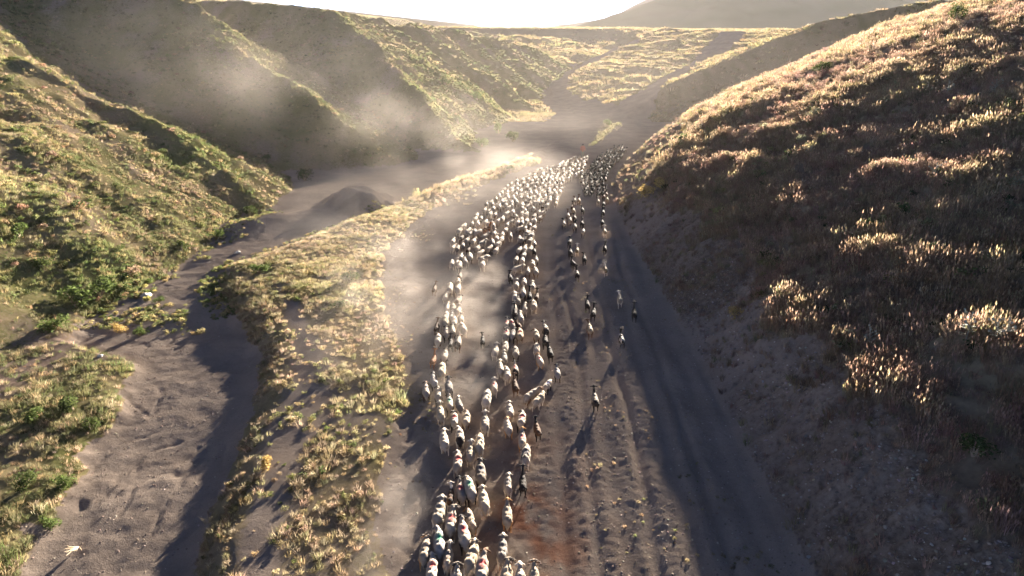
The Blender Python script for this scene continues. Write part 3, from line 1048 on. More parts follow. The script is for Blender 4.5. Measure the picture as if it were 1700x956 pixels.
    mk[:, 2] = body * sstep(0.0, 0.25, fbm(co[:, 0] / 0.25, co[:, 1] / 0.25, 2, 330 + pose['n']))             # pied patches
    mk[:, 3] = 1
    me.attributes.new('reg', 'FLOAT_COLOR', 'POINT').data.foreach_set('color', reg.reshape(-1))
    me.attributes.new('mark', 'FLOAT_COLOR', 'POINT').data.foreach_set('color', np.clip(mk, 0, 1).reshape(-1))
    me.polygons.foreach_set('use_smooth', np.ones(len(me.polygons), bool))
    me.materials.clear()
    return me


def coat_material(name, per_object):
    m, nt = new_mat(name)
    out = N(nt, 'ShaderNodeOutputMaterial')
    b = N(nt, 'ShaderNodeBsdfPrincipled')
    b.inputs['Roughness'].default_value = 0.95
    b.inputs['Specular IOR Level'].default_value = 0.15
    kind = 'OBJECT' if per_object else 'GEOMETRY'
    A = lambda nm, t=kind: N(nt, 'ShaderNodeAttribute', attribute_name=nm, attribute_type=t)
    reg = N(nt, 'ShaderNodeSeparateColor')
    nt.links.new(A('reg', 'GEOMETRY').outputs['Color'], reg.inputs[0])
    mk = N(nt, 'ShaderNodeSeparateColor')
    nt.links.new(A('mark', 'GEOMETRY').outputs['Color'], mk.inputs[0])
    tc = N(nt, 'ShaderNodeTexCoord')
    n1 = noise_n(nt, tc.outputs['Object'], 9.0, 4, 0.7)
    r1 = math_n(nt, 'MULTIPLY_ADD', n1, 2.0, -0.5, True)
    wool = A('wool').outputs['Color']
    col = mixc(nt, math_n(nt, 'MULTIPLY', r1, 0.35), wool, mixc(nt, 1.0, wool, (0.55, 0.46, 0.36), 'MULTIPLY'))
    if per_object:
        pied = math_n(nt, 'MULTIPLY', mk.outputs[2], A('pied').outputs['Fac'], 0, True)
        col = mixc(nt, pied, col, A('dark').outputs['Color'])
        rump = math_n(nt, 'MULTIPLY', mk.outputs[1], A('rump').outputs['Fac'], 0, True)
        col = mixc(nt, rump, col, A('dark').outputs['Color'])
        col = mixc(nt, reg.outputs[1], col, A('face').outputs['Color'])
        paint = math_n(nt, 'MULTIPLY', math_n(nt, 'MULTIPLY', mk.outputs[0], A('painted').outputs['Fac']), math_n(nt, 'MULTIPLY_ADD', r1, 0.8, 0.55), 0, True)
        col = mixc(nt, paint, col, A('paint').outputs['Color'])
    col = mixc(nt, reg.outputs[0], col, A('face').outputs['Color'])
    col = mixc(nt, reg.outputs[2], col, (0.16, 0.13, 0.10))
    nt.links.new(col, b.inputs['Base Color'])
    bump = N(nt, 'ShaderNodeBump')
    bump.inputs['Strength'].default_value = 0.6
    bump.inputs['Distance'].default_value = 0.03
    nt.links.new(noise_n(nt, tc.outputs['Object'], 26.0, 3, 0.7), bump.inputs['Height'])
    nt.links.new(bump.outputs[0], b.inputs['Normal'])
    nt.links.new(b.outputs[0], out.inputs[0])
    return m


M_COAT = coat_material('animal_coat', True)
M_FLOCK = coat_material('flock_coat', False)
POSES = [dict(n=0, f=0.6, turn=0.0, head=0.02), dict(n=1, f=-0.7, turn=0.35, head=0.0), dict(n=2, f=0.9, turn=-0.35, head=-0.06),
         dict(n=3, f=-0.4, turn=0.1, head=0.10), dict(n=4, f=0.3, turn=-0.1, head=-0.14)]
SHEEP = [quadruped('sheep', False, p, 1900) for p in POSES]
SHEEP_H = [quadruped('horned_sheep', False, p, 2100, True) for p in POSES[:3]]
GOAT = [quadruped('goat', True, p, 1800) for p in POSES[:4]]
GOAT_H = [quadruped('horned_goat', True, p, 2000, True) for p in POSES[:4]]
SHEEP_S = [quadruped('small_sheep', False, p, 620) for p in POSES]
GOAT_S = [quadruped('small_goat', True, p, 620) for p in POSES[:4]]
for me in SHEEP + SHEEP_H + GOAT + GOAT_H + SHEEP_S + GOAT_S:
    me.materials.append(M_COAT)

WOOL = {'w': (.39, .335, .265), 'c': (.38, .31, .215), 'g': (.30, .25, .20), 'b': (.022, .019, .018), 'n': (.10, .055, .032), 'o': (.30, .115, .04), 't': (.46, .35, .22), 'y': (.33, .30, .27)}
FACE = {'w': (.55, .47, .37), 't': (.38, .20, .08), 'n': (.11, .06, .035), 'k': (.022, .019, .018), 'o': (.33, .12, .04), 'g': (.25, .21, .17)}
PAINT = {'r': (.55, .035, .045), 'g': (.02, .30, .16), 'd': (.035, .04, .06), 'b': (.05, .09, .30)}
WORD = {'w': 'white', 'c': 'cream', 'g': 'grey', 'b': 'black', 'n': 'dark brown', 'o': 'orange brown', 't': 'tan', 'y': 'ash grey'}
FWORD = {'w': 'pale', 't': 'tan', 'n': 'brown', 'k': 'black', 'o': 'orange', 'g': 'grey'}
PWORD = {'r': 'red', 'g': 'green', 'd': 'dark', 'b': 'blue'}

# body x, body y, head x, head y, coat, face, paint, extras (h horned, r dark rump, p pied)
NEAR = """729 850 732 829 w w - -;749 864 750 834 w g r h;748 820 748 811 n w - p;765 812 757 786 w k r -;780 810 769 781 w k g -;803 829 800 804 c w - -
843 800 842 782 w w d -;868 797 868 775 b k - -;842 852 841 827 c t - -;781 860 773 838 c t - -;770 885 764 856 w k r -;706 911 713 883 c t - h;729 899 728 880 y g g -
744 922 748 890 c w d -;783 921 793 896 c w - h;834 911 837 877 y w - -;800 943 803 917 w n r -;717 942 718 922 w w r -;757 964 760 942 w k - h;841 957 841 927 c k - h;864 968 864 952 w w - -
886 962 887 941 c n - h;760 765 761 749 w g r -;781 750 780 737 c w - -;796 735 796 722 c w - -;798 785 799 758 g k d -;737 729 734 708 w w - -;763 722 761 708 w w - r
731 683 728 663 c w - -;754 693 754 675 w k r h;746 667 744 652 w k g -;762 668 758 656 y w - -;774 692 776 676 c n - -;805 700 805 685 w w - -;808 660 809 648 w w - -;846 678 844 665 w w - -
843 705 838 689 w t - -;866 693 870 679 w k r -;867 727 868 712 w t r -;873 754 875 740 w w d p;892 708 889 696 n k - -;882 653 892 647 g n - -;895 660 907 646 c w - -;820 639 820 626 w w r -
855 637 854 625 n n - -;707 645 705 630 w n - -;720 630 719 622 y k - -;728 652 728 634 w k - -;745 640 743 628 y k - -;733 613 734 597 c w - -;738 588 739 578 w k - -;719 593 720 584 o o - -
727 562 729 546 w n - -;725 540 726 530 n n - -;739 532 740 522 c w - -;741 550 741 539 w k - -;751 548 749 536 w k - -;754 532 754 524 w w - -;765 526 766 517 c w - -;768 543 764 533 c w - -;748 567 748 558 b k - -
760 566 762 556 w n - r;801 560 801 544 b k - -;822 580 824 569 w w - -;839 572 840 563 w w - -;837 590 837 581 y w - -;830 610 830 593 c w - -;842 618 841 606 w w - -;855 610 852 594 w k r r
856 582 855 568 w k - -;840 552 841 544 w w r -;851 552 852 543 y k - -;863 553 864 544 t n r -;841 535 843 523 w k r -;850 536 850 528 w w r -;860 536 855 527 n k - -;864 525 863 516 w w - -
890 553 888 541 c n - -;905 543 902 532 w k - r;891 576 892 567 w w - -;896 595 893 585 w t r -;905 563 905 555 b k - -;913 583 908 570 b k - -;925 615 919 599 y k - -;909 635 917 625 w k b -
721 476 722 467 n n - -;740 490 741 481 w w - -;747 477 748 468 w w - -;760 478 761 470 w w - -;760 467 761 459 c w - -;761 495 764 488 w k - -;742 509 743 501 w w - -;752 509 753 500 w w - -
760 513 761 504 c w - -;740 524 741 515 w w - -;750 522 750 514 y w - -;763 457 763 448 n k - -;763 439 765 431 w k - -;759 434 760 427 w w - -;750 435 751 428 w w - -;772 433 772 425 w k - -
765 425 766 417 w k - -;780 425 779 416 w n - -;801 437 802 429 w w - -;803 428 809 424 w w - -;847 458 844 448 b k - -;859 444 866 440 w w - -;857 428 860 422 w w - -;867 431 867 424 w w - -
884 437 884 429 c w - -;890 428 891 420 w k - -;876 449 875 441 g n - -;889 449 889 440 w n - -;857 471 857 463 w w - -;870 466 870 459 w k - -;884 473 884 464 w w - -;868 484 867 476 w k - -
855 490 855 483 w w - -;860 496 861 488 w n - -;879 490 879 482 b k - -;891 490 892 482 n k - -;871 509 871 501 w w - -;886 505 886 496 c w - -;854 510 854 502 w k - -;855 518 855 510 b k - -"""
# the front of the dense flock: x, y in a finer grid, coat
DENSE = """85,505w 90,580w 145,590g 205,550w 195,450g 260,490w 340,500w 275,600n 385,590w 425,650w 445,530w 480,440w 570,520w 620,470w 680,480w 640,540w 615,610w 535,600c 165,375w 220,315w 320,290g
390,290w 360,235w 430,220w 375,185w 475,130w 530,140w 540,175w 580,110w 570,60w 630,60w 655,85w 690,30w 735,65w 770,95w 810,70w 600,180g 485,270w 535,295w 500,350o 580,320g 640,265w 690,240w
590,410w 690,415w 730,370w 750,300w 745,170w 815,150w 860,195w 815,260g 790,440c 270,390w 350,390g 390,400w 300,420g 930,165w 980,190w 925,240w 985,260w 880,280w 930,290w 905,345w 970,340w
1030,310g 1080,345w 1090,260w 1080,200g 1060,250w 1140,140w 1185,165w 1150,220w 1005,80w 935,105w 970,130g 1070,110w 940,60w 865,30g 1030,35n 1120,35w 1195,80n 1240,70w 1345,40t 1015,390g
985,400g 1050,430y 1025,440y 900,470w 945,490g 1030,500g 1080,530w 965,590w 1035,600w 1080,620b 900,610w 955,670y"""
GOATS = """936 370 937 361 w k - -;943 356 944 351 w n - -;946 364 948 357 w n - -;950 342 953 337 n k - -;952 348 953 340 t n - -;954 360 954 352 n k - -;954 375 952 367 g k - -;954 331 956 325 w n - -;961 331 961 325 t n - -
967 347 969 339 b k - -;966 368 965 361 b k - -;968 383 965 375 w k - -;946 399 948 390 b k - -;947 418 947 409 b k - -;958 413 957 403 t w - -;952 436 948 429 b k - -;958 452 955 442 w k - r;970 427 970 415 b k - -
1004 383 1005 373 t w - h;1004 411 1004 401 b k - -;1005 445 1004 433 t w - h;1000 368 1000 361 b k - -;1001 352 1001 345 b k - -;1002 337 1002 330 b k - -;993 333 994 327 c w - -;1008 330 1011 322 t n - -
975 503 975 493 b k - h;985 517 985 508 b k - -;979 544 977 532 c n - -;1029 495 1026 482 w w - -;1053 518 1049 503 b k - h;1032 559 1025 544 b k - hp;988 661 982 642 w k - r"""
FLOCK_OUT = [(802, 340), (823, 328), (839, 309), (859, 298), (875, 290), (894, 280), (918, 274), (947, 263), (958, 259), (974, 260), (975, 267), (968, 283), (953, 290), (936, 303), (929, 322), (925, 331), (905, 335)]
GOAT_OUT = [(962, 299), (967, 288), (979, 280), (985, 268), (998, 256), (1014, 249), (1031, 243), (1039, 245), (1037, 253), (1025, 264), (1013, 274), (1008, 289), (1002, 305), (1008, 322), (1000, 327), (987, 317), (972, 319), (969, 308)]


def inside(px, py, poly):
    r = np.zeros(len(px), bool)
    for (x0, y0), (x1, y1) in zip(poly, poly[1:] + poly[:1]):
        c = ((y0 > py) != (y1 > py)) & (px < (x1 - x0) * (py - y0) / (y1 - y0 + 1e-9) + x0)
        r ^= c
    return r


def pack(poly, lift, dmin, aniso, n, seed):
    """animals jostling side by side: points kept apart, closer across than along"""
    X, Y, Z = hit([p[0] for p in poly], [p[1] for p in poly], lift)
    pol = list(zip(X.tolist(), Y.tolist()))
    R = np.random.default_rng(seed)
    x = R.uniform(X.min(), X.max(), n)
    y = R.uniform(Y.min(), Y.max(), n)
    k = inside(x, y, pol)
    keep = []
    for a, b in zip(x[k], y[k]):
        if all(abs(a - c) > 1.6 or abs(b - d) > 1.6 or ((a - c) ** 2 + ((b - d) * aniso) ** 2) > dmin * dmin for c, d in keep):
            keep.append((a, b))
    return keep


def ordinal(i):
    w = ['first', 'second', 'third', 'fourth', 'fifth', 'sixth', 'seventh', 'eighth', 'ninth', 'tenth', 'eleventh', 'twelfth', 'thirteenth', 'fourteenth', 'fifteenth', 'sixteenth', 'seventeenth', 'eighteenth', 'nineteenth', 'twentieth']
    if i < 20:
        return w[i]
    t = {2: 'twenty', 3: 'thirty', 4: 'forty', 5: 'fifty', 6: 'sixty'}[(i + 1) // 10]
    u = (i + 1) % 10
    return t + '-' + w[u - 1] if u else {2: 'twentieth', 3: 'thirtieth', 4: 'fortieth', 5: 'fiftieth', 6: 'sixtieth'}[(i + 1) // 10]


def animal(species, me, x, y, z, ang, size, coat, face, paint, extra, label, group):
    o = bpy.data.objects.new(species, me)
    COL.objects.link(o)
    o.location = (x, y, z)
    o.rotation_euler = (0, 0, ang)
    size *= 0.86 * random.uniform(.90, 1.06)
    o.scale = (size * random.uniform(.90, .99), size, size * random.uniform(.97, 1.05))
    v = random.uniform(0.62, 1.10)
    dst = random.uniform(0, .45)                          # dusty fleece
    o['wool'] = [c * v * (1 - dst) + dst * q * (1 if coat in 'wc' else 0.15) for c, q in zip(WOOL[coat], (.33, .27, .215))]
    o['face'] = list(FACE[face])
    if species == 'goat' and coat in 'wct':
        o['wool'] = [c * 0.7 for c in o['wool']]
    o['dark'] = [.028, .022, .02] if coat != 'b' else [.5, .45, .38]
    o['paint'] = list(PAINT.get(paint, (0, 0, 0)))
    o['painted'] = 0.0 if paint == '-' else 1.0
    o['rump'] = 1.0 if 'r' in extra else 0.0
    o['pied'] = 1.0 if 'p' in extra else 0.0
    o['label'] = label
    o['category'] = species
    o['group'] = group
    return o


def look(sp, coat, face, paint, extra):
    t = ('horned ' if 'h' in extra and paint == '-' else '') + WORD[coat] + ' ' + sp
    bits = []
    if face != 'w' and FWORD[face] != WORD[coat]:
        bits.append('%s head' % FWORD[face])
    if paint != '-':
        bits.append('%s back mark' % PWORD[paint])
    if 'r' in extra and paint == '-':
        bits.append('dark rump')
    if 'p' in extra:
        bits.append('patchy coat')
    return t + (' with ' + ' and '.join(bits) if bits else '')


def heading(bx, by, hx, hy):
    X, Y = on_z(bx, by, 0.62)
    X2, Y2 = on_z(hx, hy, 0.72)
    return math.atan2(-(X2 - X), max(Y2 - Y, 0.25))


def parse(txt):
    out = []
    for r in txt.replace('\n', ';').split(';'):
        f = r.split()
        if len(f) == 8:
            out.append([float(v) for v in f[:4]] + f[4:])
    return out


def build_flock():
    near = parse(NEAR)
    XX, YY, ZZ = hit([r[0] for r in near], [r[1] for r in near], 0.5)
    files = {}
    for i, r in enumerate(near):
        bx, by = r[0], r[1]
        if by > 795:
            f = 'lowest cluster'
        elif bx > 878 and by > 530:
            f = 'right file'
        elif bx > 788:
            f = 'middle file'
        elif by > 500:
            f = 'left file'
        else:
            f = 'upper left file'
        files.setdefault(f, []).append(i)
    rank = {}
    for f, ids in files.items():
        for k, i in enumerate(sorted(ids, key=lambda j: -near[j][1])):
            rank[i] = (k, f)
    cnt = 0
    for i, (bx, by, hx, hy, coat, face, paint, extra) in enumerate(near):
        sp = 'goat' if coat in 'bno' else 'sheep'
        hn = 'h' in extra
        big = by > 480
        if sp == 'goat':
            me = (GOAT_H if (hn or i % 3 == 0) else GOAT)[i % 4] if big else GOAT_S[i % 4]
        else:
            me = (SHEEP_H[i % 3] if hn else SHEEP[i % 5]) if big else SHEEP_S[i % 5]
        a = heading(bx, by, hx, hy) if by > 400 else -0.15
        a = max(-0.9, min(0.7, 0.75 * a)) + random.gauss(0, 0.04)
        k, f = rank[i]
        lab = '%s, %s up the %s' % (look(sp, coat, face, paint, extra), ordinal(k), f)
        animal(sp, me, XX[i], YY[i], ZZ[i], a, random.uniform(.93, 1.06) * (1.0 if sp == 'sheep' else .98), coat, face, paint, extra, lab, 'flock in files on the track')
        cnt += sp == 'sheep'
    # front of the dense white flock
    dn = []
    for t in DENSE.split():
        a, b = t[:-1].split(',')
        dn.append((740 + float(a) / 7.355, 330 + float(b) / 7.355, t[-1]))
    XX, YY, ZZ = hit([d[0] for d in dn], [d[1] for d in dn], 0.5)
    for i, (bx, by, coat) in enumerate(dn):
        sp = 'goat' if coat in 'bno' else 'sheep'
        face = random.choice('wwwnkg') if sp == 'sheep' else ('o' if coat == 'o' else 'k')
        lab = {'w': 'white sheep in the loose front of the dense dusty flock', 'c': 'cream sheep in the loose front of the dense dusty flock', 'g': 'grey sheep in the loose front of the dense dusty flock',
               'y': 'ash grey sheep in the loose front of the dense dusty flock', 't': 'tan sheep trailing at the right edge of the dense dusty flock',
               'o': 'orange brown goat among white sheep at the front of the dense flock', 'n': 'dark brown goat among white sheep in the dense dusty flock', 'b': 'black goat at the right edge of the dense white flock'}[coat]
        if sp == 'sheep' and coat != 't':
            lab = '%s sheep at the %s %s of the loose front of the dusty flock' % (WORD[coat], 'upper' if by < 362 else 'middle' if by < 390 else 'lower', 'left' if bx < 800 else 'centre' if bx < 855 else 'right')
        me = (GOAT_S[i % 4] if sp == 'goat' else SHEEP_S[i % 5])
        animal(sp, me, XX[i], YY[i], ZZ[i], -0.16 + random.gauss(0, 0.16), random.uniform(.93, 1.05), coat, face, '-', '-', lab, 'loose front of the dense flock')
        cnt += sp == 'sheep'
    # the packed rest, nearest first
    pk = sorted(pack(FLOCK_OUT, 0.5, 0.52, 0.55, 9000, 3), key=lambda q: q[1])
    x, y = np.array([q[0] for q in pk]), np.array([q[1] for q in pk])
    z = H(x, y)
    room = max(0, 300 - cnt)
    FM = ([y[j] for j in range(0, len(y), 12)], [float(np.mean(x[j:j + 12])) for j in range(0, len(y), 12)])
    rest = []
    for i in range(len(pk)):
        coat = random.choices('wcgyn', (60, 14, 12, 8, 4))[0]
        if i < room:
            if coat == 'n':
                coat = 'g'
            animal('sheep', SHEEP_S[i % 5], x[i], y[i], z[i], -0.22 + random.gauss(0, 0.15), random.uniform(.92, 1.05), coat, random.choice('wwwnk'), '-', '-',
                   '%s sheep in the %s of the packed white flock, %s' % (WORD[coat], ('near rows', 'second rows', 'further rows')[min(2, 3 * i // max(room, 1))], 'left side' if x[i] < np.interp(y[i], FM[0], FM[1]) - .8 else 'right side' if x[i] > np.interp(y[i], FM[0], FM[1]) + .8 else 'centre'), 'packed middle of the dense flock')
        else:
            rest.append((x[i], y[i], z[i], coat))
    # beyond three hundred: the far head of the flock as one mass
    V, Fc, RG, MK, WL, FA = [], [], [], [], [], []
    base = []
    for me in SHEEP_S:
        n = len(me.vertices)
        co = np.empty(n * 3, np.float32)
        me.vertices.foreach_get('co', co)
        rg = np.empty(n * 4, np.float32)
        me.attributes['reg'].data.foreach_get('color', rg)
        mk = np.empty(n * 4, np.float32)
        me.attributes['mark'].data.foreach_get('color', mk)
        base.append((co.reshape(-1, 3), [tuple(p.vertices) for p in me.polygons], rg.reshape(-1, 4), mk.reshape(-1, 4)))
    off = 0
    for i, (a, b, c, coat) in enumerate(rest):
        co, fs, rg, mk = base[i % 5]
        an = -0.26 + random.gauss(0, 0.15)
        s = 0.86 * random.uniform(.92, 1.05)
        ca, sa = math.cos(an) * s, math.sin(an) * s
        V.append(np.stack([a + ca * co[:, 0] - sa * co[:, 1], b + sa * co[:, 0] + ca * co[:, 1], c + s * co[:, 2]], 1))
        Fc += [tuple(v + off for v in f) for f in fs]
        off += len(co)
        RG.append(rg)
        MK.append(mk)
        vv = random.uniform(.85, 1.12)
        WL.append(np.tile([*(q * vv for q in WOOL[coat]), 1], (len(co), 1)))
        FA.append(np.tile([*FACE[random.choice('wwwnk')], 1], (len(co), 1)))
    if rest:
        me = bpy.data.meshes.new('flock_of_sheep')
        me.from_pydata(np.concatenate(V).tolist(), [], Fc)
        for nm, arr in (('reg', RG), ('mark', MK), ('wool', WL), ('face', FA)):
            me.attributes.new(nm, 'FLOAT_COLOR', 'POINT').data.foreach_set('color', np.concatenate(arr).astype(np.float32).reshape(-1))
        me.polygons.foreach_set('use_smooth', np.ones(len(me.polygons), bool))
        me.materials.append(M_FLOCK)
        o = bpy.data.objects.new('flock_of_sheep', me)
        COL.objects.link(o)
        o['kind'] = 'stuff'
        o['label'] = 'far head of the white flock, packed sheep half hidden in dust'
        o['category'] = 'sheep flock'
    print('SHEEP individual', min(300, cnt + len(pk)), 'rest', len(rest))
    # goats of the right hand strand
    gt = sorted(parse(GOATS), key=lambda r: -r[1])
    XX, YY, ZZ = hit([r[0] for r in gt], [r[1] for r in gt], 0.5)
    for i, (bx, by, hx, hy, coat, face, paint, extra) in enumerate(gt):
        big = by > 400
        hn = 'h' in extra
        me = (GOAT_H[i % 4] if (hn or i % 2) else GOAT[i % 4]) if big else GOAT_S[i % 4]
        a = heading(bx, by, hx, hy) if by > 400 else -0.15
        a = max(-0.7, min(0.6, 0.7 * a)) + random.gauss(0, 0.05)
        lab = '%s, %s up in the goat strand' % (look('goat', coat, face, paint, extra), ordinal(i))
        animal('goat', me, XX[i], YY[i], ZZ[i], a, random.uniform(.97, 1.08), coat, face, paint, extra, lab, 'loose strand of goats on the right')
    pk = sorted(pack(GOAT_OUT, 0.5, 0.44, 0.5, 12000, 8), key=lambda q: q[1])
    x, y = np.array([q[0] for q in pk]), np.array([q[1] for q in pk])
    z = H(x, y)
    for i in range(len(pk)):
        coat = random.choices('bnwtg', (64, 16, 7, 6, 7))[0]
        face = 'k' if coat in 'bn' else random.choice('kkwn')
        animal('goat', GOAT_S[i % 4], x[i], y[i], z[i], -0.30 + random.gauss(0, 0.18), random.uniform(.94, 1.06), coat, face, '-', '-',
               '%s goat in the %s of the packed goat herd along the bank' % (WORD[coat], ('tail', 'rear half', 'front half', 'head')[min(3, 4 * i // len(pk))]), 'packed goats along the bank')
    print('GOATS packed', len(pk))


build_flock()
#@@PERSON
# ------------------------------------------------------------------ the shepherd walking behind the flock's head


def solid_mat(name, c):
    return plain_material(name, tuple(0.8 * v for v in c), tuple(1.15 * v for v in c), 14)


def build_person():
    X, Y, Z = hit([967], [261.5], 0.0)
    root_loc = (X[0], Y[0], Z[0])

    def piece(name, chains, balls, mat, parent, vox=0.02, faces=700):
        bm = bmesh.new()
        for c in chains:
            chain(bm, c)
        for c, r in balls:
            ball(bm, c, r, 2)
        me = skin(bm, vox, faces, name)
        me.materials.clear()
        me.materials.append(mat)
        me.polygons.foreach_set('use_smooth', np.ones(len(me.polygons), bool))
        o = bpy.data.objects.new(name, me)
        COL.objects.link(o)
        if parent:
            o.parent = parent
        return o
    arms, legs, hands = [], [], []
    for s in (-1, 1):
        arms.append([(s * .19, 0, 1.40, .068), (s * .26, -.04 * s, 1.14, .052), (s * .27, .10 + .08 * s, .93, .040)])
        w = (s * .275, .13 + .08 * s, .87)
        hands.append([(*arms[-1][-1][:3], .034), (*w, .036)])
        for k in range(4):
            hands.append([(w[0], w[1] - .025 + .017 * k, w[2], .012), (w[0] - .012 * s, w[1] - .02 + .018 * k, w[2] - .055, .010), (w[0] - .035 * s, w[1] - .01 + .016 * k, w[2] - .085 + .008 * abs(k - 1.5), .009)])
        hands.append([(w[0], w[1] + .03, w[2] + .02, .013), (w[0] - .02 * s, w[1] + .065, w[2] - .02, .011)])
        legs.append([(s * .09, 0, .92, .092), (s * .10, .05 + .06 * s, .50, .066), (s * .10, -.04 + .16 * s, .12, .046), (s * .10, -.04 + .17 * s, .05, .048), (s * .11, .10 + .17 * s, .035, .038)])
    head = [((0, .03, 1.62), (.078, .095, .115)), ((0, .125, 1.60), (.018, .025, .022)), ((-.08, .02, 1.61), (.015, .03, .035)), ((.08, .02, 1.61), (.015, .03, .035))]
    skin_m = solid_mat('skin', (.30, .17, .11))
    body = piece('person', arms + hands + legs + [[(0, 0, .95, .14), (0, 0, 1.15, .13), (0, 0, 1.36, .14), (0, .0, 1.47, .07), (0, .02, 1.56, .06)]], head, skin_m, None, 0.014, 2600)
    piece('jacket', [[(a[0], a[1], a[2], a[3] + .022) for a in c] for c in arms] + [[(0, 0, .88, .175), (0, 0, 1.10, .165), (0, 0, 1.36, .165), (0, 0, 1.45, .095)]], [], solid_mat('jacket_cloth', (.36, .17, .12)), body)
    piece('trousers', [[(a[0], a[1], a[2], a[3] + .02) for a in c[:3]] for c in legs] + [[(-.06, 0, .93, .13), (.06, 0, .93, .13)]], [], solid_mat('trouser_cloth', (.16, .18, .14)), body)
    piece('hair', [], [((0, .01, 1.665), (.088, .10, .085)), ((0, -.03, 1.62), (.082, .07, .08))], solid_mat('hair', (.02, .016, .013)), body, 0.018, 300)
    for c in legs:
        piece('shoe', [[(c[3][0], c[3][1] - .02, .055, .052), (c[4][0], c[4][1], .045, .046)]], [], solid_mat('shoe_leather', (.03, .025, .02)), body, 0.016, 200)
    body.location = root_loc
    body.rotation_euler = (0, 0, -0.25)
    body['label'] = 'person in a reddish jacket and grey trousers walking in the dust ahead of the sheep'
    body['category'] = 'person'


build_person()

# ------------------------------------------------------------------ shrubs, thistles, stones
LEAF = {'green': leaf_material('green_leaf', (.072, .105, .034), (.115, .145, .055)), 'dark': leaf_material('dark_leaf', (.045, .065, .025), (.085, .10, .04)),
        'dry': leaf_material('dry_leaf', (.34, .235, .09), (.46, .34, .16)), 'grey': leaf_material('grey_leaf', (.17, .17, .12), (.25, .24, .17))}
SHRUB_MESH = {}


def shrub(px, py, w, h, kind, label, var=0):
    key = (kind, var)
    if key not in SHRUB_MESH:
        fo, lob = leafy_mesh('foliage', 620, 0.5, 1.0, 0.055, sum(map(ord, kind)) % 97 + var * 13, LEAF[kind], 0.35, 6 + var)
        V, Fc = [], []
        for (cx, cy_, cz, lr, lh) in lob:
            k = len(V)
            tube(V, Fc, (0, 0, -0.06), (cx * .45, cy_ * .45, cz * .55), .028, .018, 5)
            tube(V, Fc, (cx * .45, cy_ * .45, cz * .55), (cx, cy_, cz + lh * .4), .018, .006, 5)
        SHRUB_MESH[key] = (fo, mesh_from('stem', V, Fc, M_WOOD))
    fo, st = SHRUB_MESH[key]
    X, Y, Z = hit([px], [py], h * 0.35)
    o = bpy.data.objects.new('shrub', None)
    o.empty_display_size = 0.2
    COL.objects.link(o)
    o.location = (X[0], Y[0], Z[0] - 0.03)
    o.rotation_euler = (0, 0, random.uniform(0, 6.28))
    o.scale = (w, w * random.uniform(.85, 1.15), h)
    for me, nm in ((fo, 'foliage'), (st, 'stem')):
        c = bpy.data.objects.new(nm, me)
        COL.objects.link(c)
        c.parent = o
    o['label'] = label
    o['category'] = 'shrub'
    o['group'] = 'shrubs on the valley sides'
    return o


